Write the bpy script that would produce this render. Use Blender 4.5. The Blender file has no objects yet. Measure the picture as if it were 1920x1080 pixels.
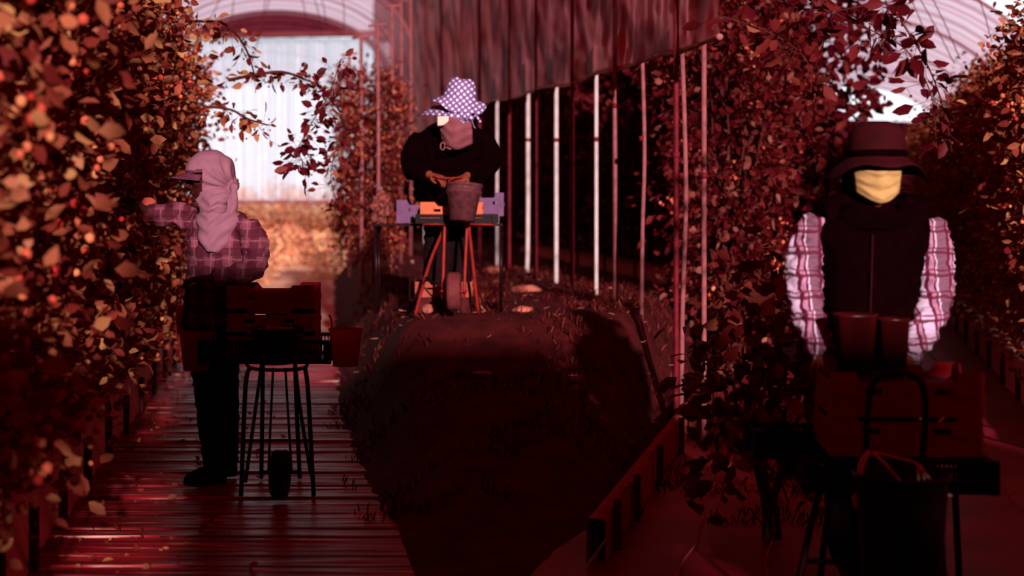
import bpy, bmesh, math, random
import numpy as np
from mathutils import Vector, Matrix, noise, Quaternion
random.seed(7); np.random.seed(7)
R = math.radians
SC = bpy.context.scene
C = SC.collection
F = 2637.0; CAMZ = 1.4; HY = 387.0
# ------------------------------------------------ camera, sky, sun, exposure
cam = bpy.data.cameras.new('camera'); co = bpy.data.objects.new('camera', cam); C.objects.link(co)
co.location = (0, 0, CAMZ); co.rotation_euler = (R(90), 0, 0)
cam.sensor_width = 36; cam.lens = F / 1920 * 36; cam.shift_y = -(540 - HY) / 1920
cam.clip_end = 300
cam.dof.use_dof = True; cam.dof.focus_distance = 7.0; cam.dof.aperture_fstop = 1.5
SC.camera = co
SC.view_settings.view_transform = 'Standard'; SC.view_settings.look = 'None'
SC.view_settings.gamma = 1; SC.view_settings.exposure = 0; SC.view_settings.use_curve_mapping = False
AMB = (0.165, 0.0020, 0.0065); GLOW = (1.18, 1.20, 1.30)
w = bpy.data.worlds.new('dusk_sky'); SC.world = w; w.use_nodes = True
nt = w.node_tree; N = nt.nodes; Lk = nt.links; N.clear()
tc = N.new('ShaderNodeTexCoord'); sx = N.new('ShaderNodeSeparateXYZ'); Lk.new(tc.outputs['Generated'], sx.inputs[0])
mr = N.new('ShaderNodeMapRange'); mr.interpolation_type = 'SMOOTHSTEP'
mr.inputs['From Min'].default_value = 0.26; mr.inputs['From Max'].default_value = 0.16
Lk.new(sx.outputs['Z'], mr.inputs['Value'])
my = N.new('ShaderNodeMapRange'); my.interpolation_type = 'SMOOTHSTEP'
my.inputs['From Min'].default_value = 0.86; my.inputs['From Max'].default_value = 0.93
Lk.new(sx.outputs['Y'], my.inputs['Value'])
mu = N.new('ShaderNodeMath'); mu.operation = 'MULTIPLY'; Lk.new(mr.outputs[0], mu.inputs[0]); Lk.new(my.outputs[0], mu.inputs[1])
mx = N.new('ShaderNodeMixRGB'); mx.inputs[1].default_value = AMB + (1,); mx.inputs[2].default_value = GLOW + (1,)
Lk.new(mu.outputs[0], mx.inputs[0])
bg = N.new('ShaderNodeBackground'); bg.inputs[1].default_value = 1.0; Lk.new(mx.outputs[0], bg.inputs[0])
wo = N.new('ShaderNodeOutputWorld'); Lk.new(bg.outputs[0], wo.inputs[0])
SUN_EL, SUN_AZ = 13.0, 12.0            # sun low behind the camera, a little to its right
sd = bpy.data.lights.new('sun', 'SUN'); sd.energy = 6.6; sd.color = (1.0, 0.74, 0.78); sd.angle = R(1.2)
so = bpy.data.objects.new('sun', sd); C.objects.link(so)
tosun = Vector((math.sin(R(SUN_AZ)) * math.cos(R(SUN_EL)), -math.cos(R(SUN_AZ)) * math.cos(R(SUN_EL)), math.sin(R(SUN_EL))))
so.rotation_euler = tosun.to_track_quat('Z', 'Y').to_euler(); so.location = (2, -6, 8)

# ------------------------------------------------ helpers
def W(px, py, Y): return Vector(((px - 960) / F * Y, Y, CAMZ - (py - HY) / F * Y))
class Loc:
    """maps photo pixels at a depth to the local frame of a thing standing at base"""
    def __init__(s, px, Y, z=0): s.Y = Y; s.base = Vector(((px - 960) / F * Y, Y, z))
    def __call__(s, px, py, dy=0): return W(px, py, s.Y + dy) - s.base
def tag(o, label=None, cat=None, group=None, kind=None):
    if label: o['label'] = label
    if cat: o['category'] = cat
    if group: o['group'] = group
    if kind: o['kind'] = kind
    return o
def empty(name, loc, label, cat, group=None):
    o = bpy.data.objects.new(name, None); C.objects.link(o); o.location = loc; o.empty_display_size = .1
    return tag(o, label, cat, group)
def link(name, me, m, parent=None, smooth=True, loc=None):
    if isinstance(me, bmesh.types.BMesh):
        b = me; me = bpy.data.meshes.new(name)
        bmesh.ops.recalc_face_normals(b, faces=b.faces); b.to_mesh(me); b.free()
    me.name = name
    if m: me.materials.clear(); me.materials.append(m)
    for p in me.polygons: p.use_smooth = smooth
    o = bpy.data.objects.new(name, me); C.objects.link(o)
    if parent: o.parent = parent
    if loc is not None: o.location = loc
    return o
def BM(): return bmesh.new()
def box(b, c, s, rot=None):
    r = bmesh.ops.create_cube(b, size=1); vs = r['verts']
    for v in vs:
        p = Vector((v.co.x * s[0], v.co.y * s[1], v.co.z * s[2]))
        if rot: p = rot @ p
        v.co = p + Vector(c)
    return vs
def rings(b, rr, seg=16, cap=True):
    """rr: list of (center, u, v) with u, v the half axes"""
    L = []
    for c, u, v in rr:
        L.append([b.verts.new(c + u * math.cos(2 * math.pi * i / seg) + v * math.sin(2 * math.pi * i / seg)) for i in range(seg)])
    for a, d in zip(L, L[1:]):
        for i in range(seg):
            j = (i + 1) % seg; b.faces.new((a[i], a[j], d[j], d[i]))
    if cap: b.faces.new(L[0][::-1]); b.faces.new(L[-1])
    return L
def tube(b, pts, rad, seg=10, flat=1.0, ref=None, cap=True):
    """tapered tube through pts; flat scales the axis perpendicular to ref"""
    pts = [Vector(p) for p in pts]; n = len(pts)
    if not hasattr(rad, '__len__'): rad = [rad] * n
    T = []
    for i in range(n):
        t = pts[min(i + 1, n - 1)] - pts[max(i - 1, 0)]
        T.append(t.normalized() if t.length > 1e-9 else Vector((0, 0, 1)))
    r0 = Vector(ref) if ref is not None else (Vector((0, 1, 0)) if abs(T[0].y) < .8 else Vector((1, 0, 0)))
    u = (r0 - T[0] * r0.dot(T[0])).normalized(); out = []
    for i in range(n):
        if i:
            u = (u - T[i] * u.dot(T[i])); u.normalize()
        v = T[i].cross(u)
        out.append((pts[i], u * rad[i], v * rad[i] * flat))
    return rings(b, out, seg, cap)
def smoothpath(pts, k=4):
    pts = [Vector(p) for p in pts]; out = []
    P = [pts[0]] + pts + [pts[-1]]
    for i in range(1, len(P) - 2):
        for j in range(k):
            t = j / k; a, b_, c, d = P[i - 1], P[i], P[i + 1], P[i + 2]
            out.append(.5 * ((2 * b_) + (-a + c) * t + (2 * a - 5 * b_ + 4 * c - d) * t * t + (-a + 3 * b_ - 3 * c + d) * t ** 3))
    out.append(pts[-1]); return out
def interp(vals, k=4):
    out = []
    for a, b_ in zip(vals, vals[1:]):
        for j in range(k): t = j / k; out.append(a + (b_ - a) * (3 * t * t - 2 * t ** 3))
    out.append(vals[-1]); return out
def limb(b, pts, rad, k=4, seg=14, flat=1.0, ref=None): tube(b, smoothpath(pts, k), interp(rad, k), seg, flat, ref)
def ball(b, c, s, rot=None, seg=20):
    r = bmesh.ops.create_uvsphere(b, u_segments=seg, v_segments=seg // 2, radius=1)
    for v in r['verts']:
        p = Vector((v.co.x * s[0], v.co.y * s[1], v.co.z * s[2]))
        if rot: p = rot @ p
        v.co = p + Vector(c)
def lathe(b, c, prof, seg=32, sx=1, sy=1, rot=None):
    L = []
    for r, z in prof:
        ring = []
        for i in range(seg):
            a = 2 * math.pi * i / seg; p = Vector((r * math.cos(a) * sx, r * math.sin(a) * sy, z))
            if rot: p = rot @ p
            ring.append(b.verts.new(p + Vector(c)))
        L.append(ring)
    for a, d in zip(L, L[1:]):
        for i in range(seg):
            j = (i + 1) % seg; b.faces.new((a[i], a[j], d[j], d[i]))
    return L
def fuse(b, voxel=.008, sm=6, wr=None):
    """voxel-union of all shells in b -> one continuous mesh, smoothed, then wrinkled by wr(co, normal) -> offset"""
    me = bpy.data.meshes.new('tmp'); bmesh.ops.recalc_face_normals(b, faces=b.faces); b.to_mesh(me); b.free()
    o = bpy.data.objects.new('tmp', me); C.objects.link(o)
    m = o.modifiers.new('r', 'REMESH'); m.mode = 'VOXEL'; m.voxel_size = voxel
    if sm: s = o.modifiers.new('s', 'SMOOTH'); s.iterations = sm; s.factor = .5
    bpy.context.view_layer.update()
    dg = bpy.context.evaluated_depsgraph_get(); out = bpy.data.meshes.new_from_object(o.evaluated_get(dg))
    bpy.data.objects.remove(o); bpy.data.meshes.remove(me)
    if wr:
        ns = [v.normal.copy() for v in out.vertices]
        for v, n_ in zip(out.vertices, ns): v.co += n_ * wr(v.co, n_)
    return out
def nz(p, s, off=0): return noise.noise(Vector((p[0] * s[0] + off, p[1] * s[1], p[2] * s[2])))
def folds(amp, sx_=9, sz=26, off=0):
    def f(p, n_):
        a = nz(p, (sx_, sx_, sz), off); c_ = nz(p, (sx_ * 2.3, sx_ * 2.3, sz * 1.7), off + 5)
        return amp * ((1 - abs(a) * 2.6) + .45 * (1 - abs(c_) * 2.5)) - amp * .6
    return f
# ------------------------------------------------ materials
def newmat(name):
    m = bpy.data.materials.new(name); m.use_nodes = True; n = m.node_tree.nodes; n.clear()
    o = n.new('ShaderNodeOutputMaterial'); return m, n, m.node_tree.links, o
def mat(name, col, rough=.7, metal=0, var=.25, scale=18, bump=0, spec=.08, col2=None, K=.72):
    col = tuple(c * K for c in col)
    m, n, l, o = newmat(name)
    p = n.new('ShaderNodeBsdfPrincipled'); p.inputs['Roughness'].default_value = rough; p.inputs['Metallic'].default_value = metal
    p.inputs['Specular IOR Level'].default_value = spec
    t = n.new('ShaderNodeTexCoord'); z = n.new('ShaderNodeTexNoise'); z.inputs['Scale'].default_value = scale; z.inputs['Detail'].default_value = 5
    l.new(t.outputs['Object'], z.inputs['Vector'])
    r = n.new('ShaderNodeValToRGB'); r.color_ramp.elements[0].position = .3; r.color_ramp.elements[1].position = .7
    c2 = col2 or tuple(min(1, c * (1 + var)) for c in col)
    r.color_ramp.elements[0].color = tuple(c * (1 - var) for c in col) + (1,); r.color_ramp.elements[1].color = tuple(c2) + (1,)
    l.new(z.outputs['Fac'], r.inputs[0]); l.new(r.outputs[0], p.inputs['Base Color'])
    if bump:
        bp = n.new('ShaderNodeBump'); bp.inputs['Strength'].default_value = bump; bp.inputs['Distance'].default_value = .02
        l.new(z.outputs['Fac'], bp.inputs['Height']); l.new(bp.outputs[0], p.inputs['Normal'])
    l.new(p.outputs[0], o.inputs[0]); return m
def leafmat(name, cols, trans=.3, rough=.5, K=.8):
    cols = [(a, tuple(q * K for q in c)) for a, c in cols]
    m, n, l, o = newmat(name)
    g = n.new('ShaderNodeNewGeometry'); r = n.new('ShaderNodeValToRGB'); e = r.color_ramp.elements
    while len(e) < len(cols): e.new(.5)
    for i, (pos, c) in enumerate(cols): e[i].position = pos; e[i].color = c + (1,)
    l.new(g.outputs['Random Per Island'], r.inputs[0])
    p = n.new('ShaderNodeBsdfPrincipled'); p.inputs['Roughness'].default_value = rough; p.inputs['Specular IOR Level'].default_value = .07
    tr = n.new('ShaderNodeBsdfTranslucent'); mxx = n.new('ShaderNodeMixShader'); mxx.inputs[0].default_value = trans
    l.new(r.outputs[0], p.inputs['Base Color']); l.new(r.outputs[0], tr.inputs[0])
    l.new(p.outputs[0], mxx.inputs[1]); l.new(tr.outputs[0], mxx.inputs[2]); l.new(mxx.outputs[0], o.inputs[0]); return m
def filmmat(name, col, transp=.4, tl=.6, stripe=(0, 0, 0), sscale=1.5, dist=1.5, gloss=.08, col2=None):
    """plastic film: clear + translucent + diffuse, with creases"""
    m, n, l, o = newmat(name)
    t = n.new('ShaderNodeTexCoord'); mp = n.new('ShaderNodeMapping'); mp.inputs['Rotation'].default_value = stripe
    l.new(t.outputs['Object'], mp.inputs['Vector'])
    wv = n.new('ShaderNodeTexWave'); wv.inputs['Scale'].default_value = sscale; wv.inputs['Distortion'].default_value = dist; wv.inputs['Detail'].default_value = 3
    l.new(mp.outputs[0], wv.inputs['Vector'])
    r = n.new('ShaderNodeValToRGB'); c2 = col2 or tuple(c * .55 for c in col)
    r.color_ramp.elements[0].color = c2 + (1,); r.color_ramp.elements[1].color = col + (1,); r.color_ramp.elements[0].position = .1; r.color_ramp.elements[1].position = .6
    l.new(wv.outputs['Fac'], r.inputs[0])
    tp = n.new('ShaderNodeBsdfTransparent'); tr = n.new('ShaderNodeBsdfTranslucent'); di = n.new('ShaderNodeBsdfDiffuse'); gl = n.new('ShaderNodeBsdfGlossy')
    gl.inputs['Roughness'].default_value = .3
    for s in (tp, tr, di): l.new(r.outputs[0], s.inputs[0])
    a = n.new('ShaderNodeMixShader'); a.inputs[0].default_value = tl; l.new(di.outputs[0], a.inputs[1]); l.new(tr.outputs[0], a.inputs[2])
    g = n.new('ShaderNodeMixShader'); g.inputs[0].default_value = gloss; l.new(a.outputs[0], g.inputs[1]); l.new(gl.outputs[0], g.inputs[2])
    c = n.new('ShaderNodeMixShader'); c.inputs[0].default_value = transp; l.new(g.outputs[0], c.inputs[1]); l.new(tp.outputs[0], c.inputs[2])
    bp = n.new('ShaderNodeBump'); bp.inputs['Strength'].default_value = .6; bp.inputs['Distance'].default_value = .03; l.new(wv.outputs['Fac'], bp.inputs['Height'])
    l.new(bp.outputs[0], di.inputs['Normal']); l.new(bp.outputs[0], gl.inputs['Normal'])
    l.new(c.outputs[0], o.inputs[0]); return m
def grid_mat(name, base, lines, rough=.85):
    """lines: list of (axis, period, start, width, colour, strength) painted over the base fabric colour"""
    m, n, l, o = newmat(name)
    p = n.new('ShaderNodeBsdfPrincipled'); p.inputs['Roughness'].default_value = rough; p.inputs['Specular IOR Level'].default_value = .15
    t = n.new('ShaderNodeTexCoord'); nn = n.new('ShaderNodeTexNoise'); nn.inputs['Scale'].default_value = 14
    l.new(t.outputs['Object'], nn.inputs['Vector'])
    va = n.new('ShaderNodeVectorMath'); va.operation = 'MULTIPLY_ADD'; l.new(nn.outputs['Color'], va.inputs[0]); va.inputs[1].default_value = (.03, .03, .03); l.new(t.outputs['Object'], va.inputs[2])
    s = n.new('ShaderNodeSeparateXYZ'); l.new(va.outputs[0], s.inputs[0]); cur = None
    for ax, per, st, wd, colr, k in lines:
        a = n.new('ShaderNodeMath'); a.operation = 'DIVIDE'; l.new(s.outputs[ax], a.inputs[0]); a.inputs[1].default_value = per
        f = n.new('ShaderNodeMath'); f.operation = 'FRACT'; l.new(a.outputs[0], f.inputs[0])
        c = n.new('ShaderNodeMath'); c.operation = 'COMPARE'; l.new(f.outputs[0], c.inputs[0]); c.inputs[1].default_value = st; c.inputs[2].default_value = wd / 2
        q = n.new('ShaderNodeMath'); q.operation = 'MULTIPLY'; l.new(c.outputs[0], q.inputs[0]); q.inputs[1].default_value = k
        x = n.new('ShaderNodeMixRGB'); l.new(q.outputs[0], x.inputs[0]); x.inputs[2].default_value = colr + (1,)
        if cur is None: x.inputs[1].default_value = base + (1,)
        else: l.new(cur, x.inputs[1])
        cur = x.outputs[0]
    l.new(cur, p.inputs['Base Color']); l.new(p.outputs[0], o.inputs[0]); return m
def dots_mat(name, base, dot, per=.03, rad=.3):
    m, n, l, o = newmat(name)
    p = n.new('ShaderNodeBsdfPrincipled'); p.inputs['Roughness'].default_value = .8
    t = n.new('ShaderNodeTexCoord'); mp = n.new('ShaderNodeMapping'); l.new(t.outputs['Object'], mp.inputs['Vector'])
    mp.inputs['Rotation'].default_value = (0, R(38), 0); mp.inputs['Scale'].default_value = (1 / per, .0001, 1 / per)
    fr = n.new('ShaderNodeVectorMath'); fr.operation = 'FRACTION'; l.new(mp.outputs[0], fr.inputs[0])
    sb = n.new('ShaderNodeVectorMath'); sb.operation = 'SUBTRACT'; l.new(fr.outputs[0], sb.inputs[0]); sb.inputs[1].default_value = (.5, 0, .5)
    sy = n.new('ShaderNodeVectorMath'); sy.operation = 'MULTIPLY'; l.new(sb.outputs[0], sy.inputs[0]); sy.inputs[1].default_value = (1, 0, 1)
    ln = n.new('ShaderNodeVectorMath'); ln.operation = 'LENGTH'; l.new(sy.outputs[0], ln.inputs[0])
    c = n.new('ShaderNodeMath'); c.operation = 'LESS_THAN'; l.new(ln.outputs['Value'], c.inputs[0]); c.inputs[1].default_value = rad
    x = n.new('ShaderNodeMixRGB'); l.new(c.outputs[0], x.inputs[0]); x.inputs[1].default_value = base + (1,); x.inputs[2].default_value = dot + (1,)
    l.new(x.outputs[0], p.inputs['Base Color']); l.new(p.outputs[0], o.inputs[0]); return m
M = {}
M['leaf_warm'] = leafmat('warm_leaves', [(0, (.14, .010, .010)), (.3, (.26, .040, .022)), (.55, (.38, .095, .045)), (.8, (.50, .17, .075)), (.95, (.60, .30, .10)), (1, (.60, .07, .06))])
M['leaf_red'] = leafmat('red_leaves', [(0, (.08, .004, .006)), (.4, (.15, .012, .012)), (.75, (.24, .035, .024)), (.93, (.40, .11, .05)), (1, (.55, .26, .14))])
M['leaf_mid'] = leafmat('mid_leaves', [(0, (.06, .002, .004)), (.5, (.11, .005, .008)), (.85, (.18, .018, .016)), (1, (.36, .12, .08))])  # leaves darkened to stand in for shade on the middle hedge
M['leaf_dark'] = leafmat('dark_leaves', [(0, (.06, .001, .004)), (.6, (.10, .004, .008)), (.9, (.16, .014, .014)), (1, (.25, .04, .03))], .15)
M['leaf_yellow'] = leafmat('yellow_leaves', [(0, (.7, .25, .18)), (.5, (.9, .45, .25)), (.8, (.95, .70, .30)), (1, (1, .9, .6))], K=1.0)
M['berry'] = leafmat('berries', [(0, (.45, .02, .02)), (.5, (.62, .10, .05)), (1, (.75, .30, .12))], 0, .3)
M['berry_dark'] = leafmat('dark_berries', [(0, (.08, .004, .006)), (1, (.2, .03, .02))], 0, .3)
M['stem'] = mat('bark', (.10, .018, .014), .8)
M['dirt'] = mat('red_earth', (.08, .006, .007), .95, var=.45, scale=6, bump=.7, spec=.1)
M['weed'] = mat('weed_mat', (.30, .012, .024), .45, var=.35, scale=3, bump=.2, spec=.3)
M['wood'], n_, l_, o_ = newmat('glint_streaked_wood')
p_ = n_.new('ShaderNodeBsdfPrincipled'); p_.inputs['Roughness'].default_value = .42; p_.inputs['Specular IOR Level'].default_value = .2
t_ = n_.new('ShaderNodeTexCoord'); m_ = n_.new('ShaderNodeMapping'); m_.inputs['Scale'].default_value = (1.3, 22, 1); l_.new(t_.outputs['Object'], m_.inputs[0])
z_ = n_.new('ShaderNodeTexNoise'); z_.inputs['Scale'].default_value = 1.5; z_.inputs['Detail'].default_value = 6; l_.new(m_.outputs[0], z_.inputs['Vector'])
r_ = n_.new('ShaderNodeValToRGB'); e_ = r_.color_ramp.elements; e_[0].position = .35; e_[0].color = (.10, .002, .006, 1); e_[1].position = .72; e_[1].color = (.95, .50, .42, 1)  # pale ramp end paints the glossy light streaks on the planks
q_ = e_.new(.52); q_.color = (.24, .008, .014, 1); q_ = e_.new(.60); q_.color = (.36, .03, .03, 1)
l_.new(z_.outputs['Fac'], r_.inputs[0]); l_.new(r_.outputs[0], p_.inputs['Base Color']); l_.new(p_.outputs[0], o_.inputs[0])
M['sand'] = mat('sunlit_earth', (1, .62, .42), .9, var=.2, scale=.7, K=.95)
M['whiteplas'] = mat('white_plastic', (1, .62, .55), .6, var=.2)
M['stake'] = mat('old_stake', (.08, .01, .01), .8)
M['galv'] = mat('galvanised_steel', (.72, .60, .56), .45, 0, var=.25, scale=6)
M['darkpost'] = mat('shaded_steel', (.17, .010, .018), .5)  # darker copy of the post steel, shade put into its colour
M['blackplas'] = mat('black_plastic', (.012, .002, .003), .35, var=.3)
M['rubber'] = mat('rubber', (.16, .03, .03), .7)
M['blackmetal'] = mat('black_metal', (.02, .004, .005), .3, .3)
M['redmetal'] = mat('red_metal', (.30, .02, .014), .4)
M['card'] = mat('red_cardboard', (.34, .008, .012), .8, var=.15)
M['cardor'] = mat('orange_crate', (.72, .17, .07), .7, var=.12)
M['cardpk'] = mat('pink_cardboard', (.42, .09, .06), .8, var=.2)
M['blueplas'] = mat('mauve_blue_plastic', (.17, .075, .16), .5, var=.15)
M['pinkpaper'] = filmmat('pink_cup', (.80, .26, .30), .15, .85, sscale=.2, gloss=.02, col2=(.7, .2, .24))
M['darkcup'] = filmmat('dark_clear_cup', (.14, .008, .010), .45, .3, gloss=.04)
M['bucketB'] = mat('worn_bucket', (.13, .035, .04), .45, var=.35, scale=30)
M['sack'] = mat('mottled_sacking', (.20, .05, .04), .9, var=.8, scale=40)
M['rock'] = mat('pale_rock', (.55, .16, .10), .9, var=.3, bump=.6)
M['straw'] = mat('straw', (.7, .28, .16), .8)
M['grass'] = leafmat('dry_grass', [(0, (.05, .002, .003)), (.8, (.12, .010, .009)), (1, (.30, .07, .04))], .2)
M['skin'] = mat('skin', (.26, .055, .032), .55, var=.1)
M['skindark'] = mat('shaded_skin', (.05, .006, .006), .7)  # skin copy with shade put into the colour, for the left worker
M['black'] = mat('black_cloth', (.0045, .0003, .0007), .95, spec=.01)
M['vest'] = mat('quilted_black', (.0055, .0003, .0008), .95, spec=.01)
M['hatC'] = mat('maroon_felt', (.045, .002, .004), .9, spec=.1)
M['mask'] = mat('yellow_mask', (.68, .43, .15), .8, var=.08)
M['cream'] = mat('cream_cloth', (.95, .80, .62), .8, var=.05)
M['mauve'] = mat('mauve_scarf', (.30, .09, .10), .85, var=.12)
M['lilac'] = mat('lilac_headcloth', (.33, .14, .185), .85, var=.1)
M['capdark'] = mat('mauve_cap', (.16, .04, .07), .8)
M['jeans'] = mat('dark_jeans', (.012, .002, .003), .9, spec=.1)
M['boot'] = mat('black_boot', (.012, .002, .002), .4)
M['plaidA'] = grid_mat('mauve_plaid', (.17, .04, .06), [(0, .095, .5, .45, (.07, .008, .018), .85), (2, .095, .5, .45, (.06, .007, .016), .8), (0, .095, .1, .09, (.26, .09, .12), .5), (2, .095, .1, .09, (.26, .09, .12), .5)])
M['plaidC'] = grid_mat('white_maroon_plaid', (.60, .48, .62), [(0, .080, .74, .16, (.42, .14, .24), .8), (0, .080, .58, .15, (.10, .008, .028), 1), (0, .080, .87, .09, (.10, .008, .028), 1), (2, .080, .5, .15, (.11, .009, .028), .9), (2, .080, .74, .07, (.2, .03, .06), .9), (0, .24, .1, .26, (.10, .010, .026), .85)])
M['dots'] = dots_mat('polka_dot', (.17, .075, .20), (.68, .70, .95))
M['backdrop'] = mat('dark_backdrop', (.035, .002, .004), .95, spec=.05)
M['gable'] = mat('gable_cloth', (.16, .03, .05), .9, scale=2)
M['pole_pink'] = mat('pink_steel', (.34, .10, .10), .5)
M['curtain'] = filmmat('white_end_film', (.86, .96, 1.0), .5, .5, (0, 0, 0), 3.0, 1.0, col2=(.74, .84, .90))
M['roofR'] = filmmat('tunnel_roof_film', (.90, .76, .83), .55, .8, (0, R(20), R(90)), .55, .6, col2=(.62, .38, .46))
M['sheet'] = filmmat('hanging_side_sheet', (.85, .30, .32), .08, .7, (0, R(50), R(25)), .45, 14, gloss=.06, col2=(.34, .05, .07))
M['sheetroll'] = mat('rolled_sheet_edge', (.55, .20, .18), .5)

# ------------------------------------------------ setting: ground
def XL(Y): return max(-1.15 - .163 * (Y - 9.5), -.129 * Y + .07) if Y > 9.5 else -1.15 - .163 * (Y - 9.5)
def XR(Y): return .386 + .2385 * (Y - 5.65)
def FX(Y): return 1.04 - .148 * (Y - 8.7)            # fence line
def sst(a, b_, x): t = max(0, min(1, (x - a) / (b_ - a))); return t * t * (3 - 2 * t)
def berm(x, y):
    l = sst(XL(y) - .05, XL(y) + .5, x); r = 1 - sst(XR(y) - .55, XR(y) - .1, x)
    f = sst(4.9, 9.3, y)
    f = f * .75 + .25 * sst(8.2, 9.3, y)
    n_ = .05 * noise.noise(Vector((x * 1.7, y * 1.7, 0))) + .02 * noise.noise(Vector((x * 7, y * 7, 3)))
    return .7 * min(l, r) * f + n_ * min(l, r) * min(1, f * 3) - .02
def hfield(name, x0, x1, y0, y1, nx, ny, fn, m, kind='structure', keep=None):
    b = BM(); g = []
    for j in range(ny + 1):
        y = y0 + (y1 - y0) * j / ny; row = []
        for i in range(nx + 1):
            x = x0 + (x1 - x0) * i / nx; row.append(b.verts.new((x, y, fn(x, y))))
        g.append(row)
    for j in range(ny):
        for i in range(nx): b.faces.new((g[j][i], g[j][i + 1], g[j + 1][i + 1], g[j + 1][i]))
    o = link(name, b, m); tag(o, kind=kind); return o
hfield('ground', -60, 60, -8, 140, 4, 4, lambda x, y: -.06, M['dirt'])
hfield('mound', -8, 8, 4.4, 42, 160, 300, berm, M['dirt'])
def path(name, off0, off1, dirx, y0, y1, fn, m, n=300, nx=6):
    b = BM(); g = []
    for j in range(n + 1):
        y = y0 + (y1 - y0) * (j / n) ** 1.4
        g.append([b.verts.new((off0 + dirx * y + (off1 - off0) * i / nx, y, fn(i / nx, y, j))) for i in range(nx + 1)])
    for j in range(n):
        for i in range(nx): b.faces.new((g[j][i], g[j][i + 1], g[j + 1][i + 1], g[j + 1][i]))
    o = link(name, b, m, smooth=False); tag(o, kind='structure'); return o
# left walk: planks laid across it, glints painted into their colour; X = a + dirx*Y
LA = -1.96 + .163 * 6.0; LB = -1.15 + .163 * 9.5 + .1
def plankz(u, y, j):
    k = math.floor(y / .16); random.seed(k); a = random.uniform(-1, 1); c_ = random.uniform(-1, 1)
    fr = y / .16 - k
    return .004 + .006 * a + .010 * (fr - .5) * c_ - (.016 if fr < .12 else 0) + .004 * noise.noise(Vector((u * 4, y * 20, 1)))
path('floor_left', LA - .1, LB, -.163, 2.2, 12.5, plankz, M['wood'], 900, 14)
random.seed(11)
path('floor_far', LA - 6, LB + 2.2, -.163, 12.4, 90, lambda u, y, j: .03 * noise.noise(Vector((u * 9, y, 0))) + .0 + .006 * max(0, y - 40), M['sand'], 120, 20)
path('floor_right', .386 - .2385 * 5.65 - .25, 3.6 - .2385 * 9.9 + .3, .2385, 2.2, 34, lambda u, y, j: .004 * noise.noise(Vector((u * 9, y * 3, 0))) - .01, M['weed'], 200, 16)
# seam threads on the right weed mat
for k, (a, b2) in enumerate(((.30, .012), (.62, .01), (.80, .012), (.14, .012))):
    b = BM(); x0 = .386 - .2385 * 5.65 + (3.6 - .2385 * 9.9 - .386 + .2385 * 5.65) * a
    tube(b, [(x0 + .2385 * y + .02 * math.sin(y * 3 + k) + .008 * math.sin(y * 11), y, .004) for y in np.linspace(3.5, 16, 80)], .0035, 5)
    tag(link('seam_thread', b, M['straw']), 'thin pale seam threads running along the dark red path mat', 'thread', 'seam threads of the right path mat')
# unseen wall added behind the viewer; stepped top and slits shape the sunlight
b = BM()
def wbox(x0, x1, z0, z1): box(b, ((x0 + x1) / 2, -3, (z0 + z1) / 2), (x1 - x0, .08, z1 - z0))
tz = math.tan(R(SUN_EL)) / math.cos(R(SUN_AZ)); tx = math.tan(R(SUN_AZ))
def back(x, y, z): return x + (y + 3) * tx, z + (y + 3) * tz
def lim(x, y, z): return back(x, y, z)
gaps = []                                             # (x0,x1,z0,z1) holes
for (gx, gy0, gy1, gw) in ((.85, 5.2, 5.6, .11), (.96, 6.05, 6.5, .10), (1.20, 7.15, 8.5, .10), (-1.52, 5.35, 6.1, .42), (-1.74, 6.5, 7.1, .30), (-1.95, 6.0, 6.35, .12)):
    bx, bz0 = back(gx, gy0, 0); bx1, bz1 = back(gx, gy1, 0); gaps.append((bx - gw / 2, bx + gw / 2, bz0, bz1))
prof = [(-9, .35, 2.75), (.35, 1.25, 3.45), (1.25, 2.72, 3.3), (2.72, 3.6, 2.80), (3.6, 5.3, 3.1), (5.3, 9, 2.4)]
xs = sorted(set([p[0] for p in prof] + [9] + [g[0] for g in gaps] + [g[1] for g in gaps]))
for x0, x1 in zip(xs, xs[1:]):
    xm = (x0 + x1) / 2; top = [p[2] for p in prof if p[0] <= xm < p[1]][0]; z = 0
    for g in sorted([g for g in gaps if g[0] <= xm <= g[1]], key=lambda q: q[2]):
        wbox(x0, x1, z, g[2]); z = g[3]
    wbox(x0, x1, z, top)
tag(link('shade_wall', b, M['stake'], smooth=False), kind='structure')

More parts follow.
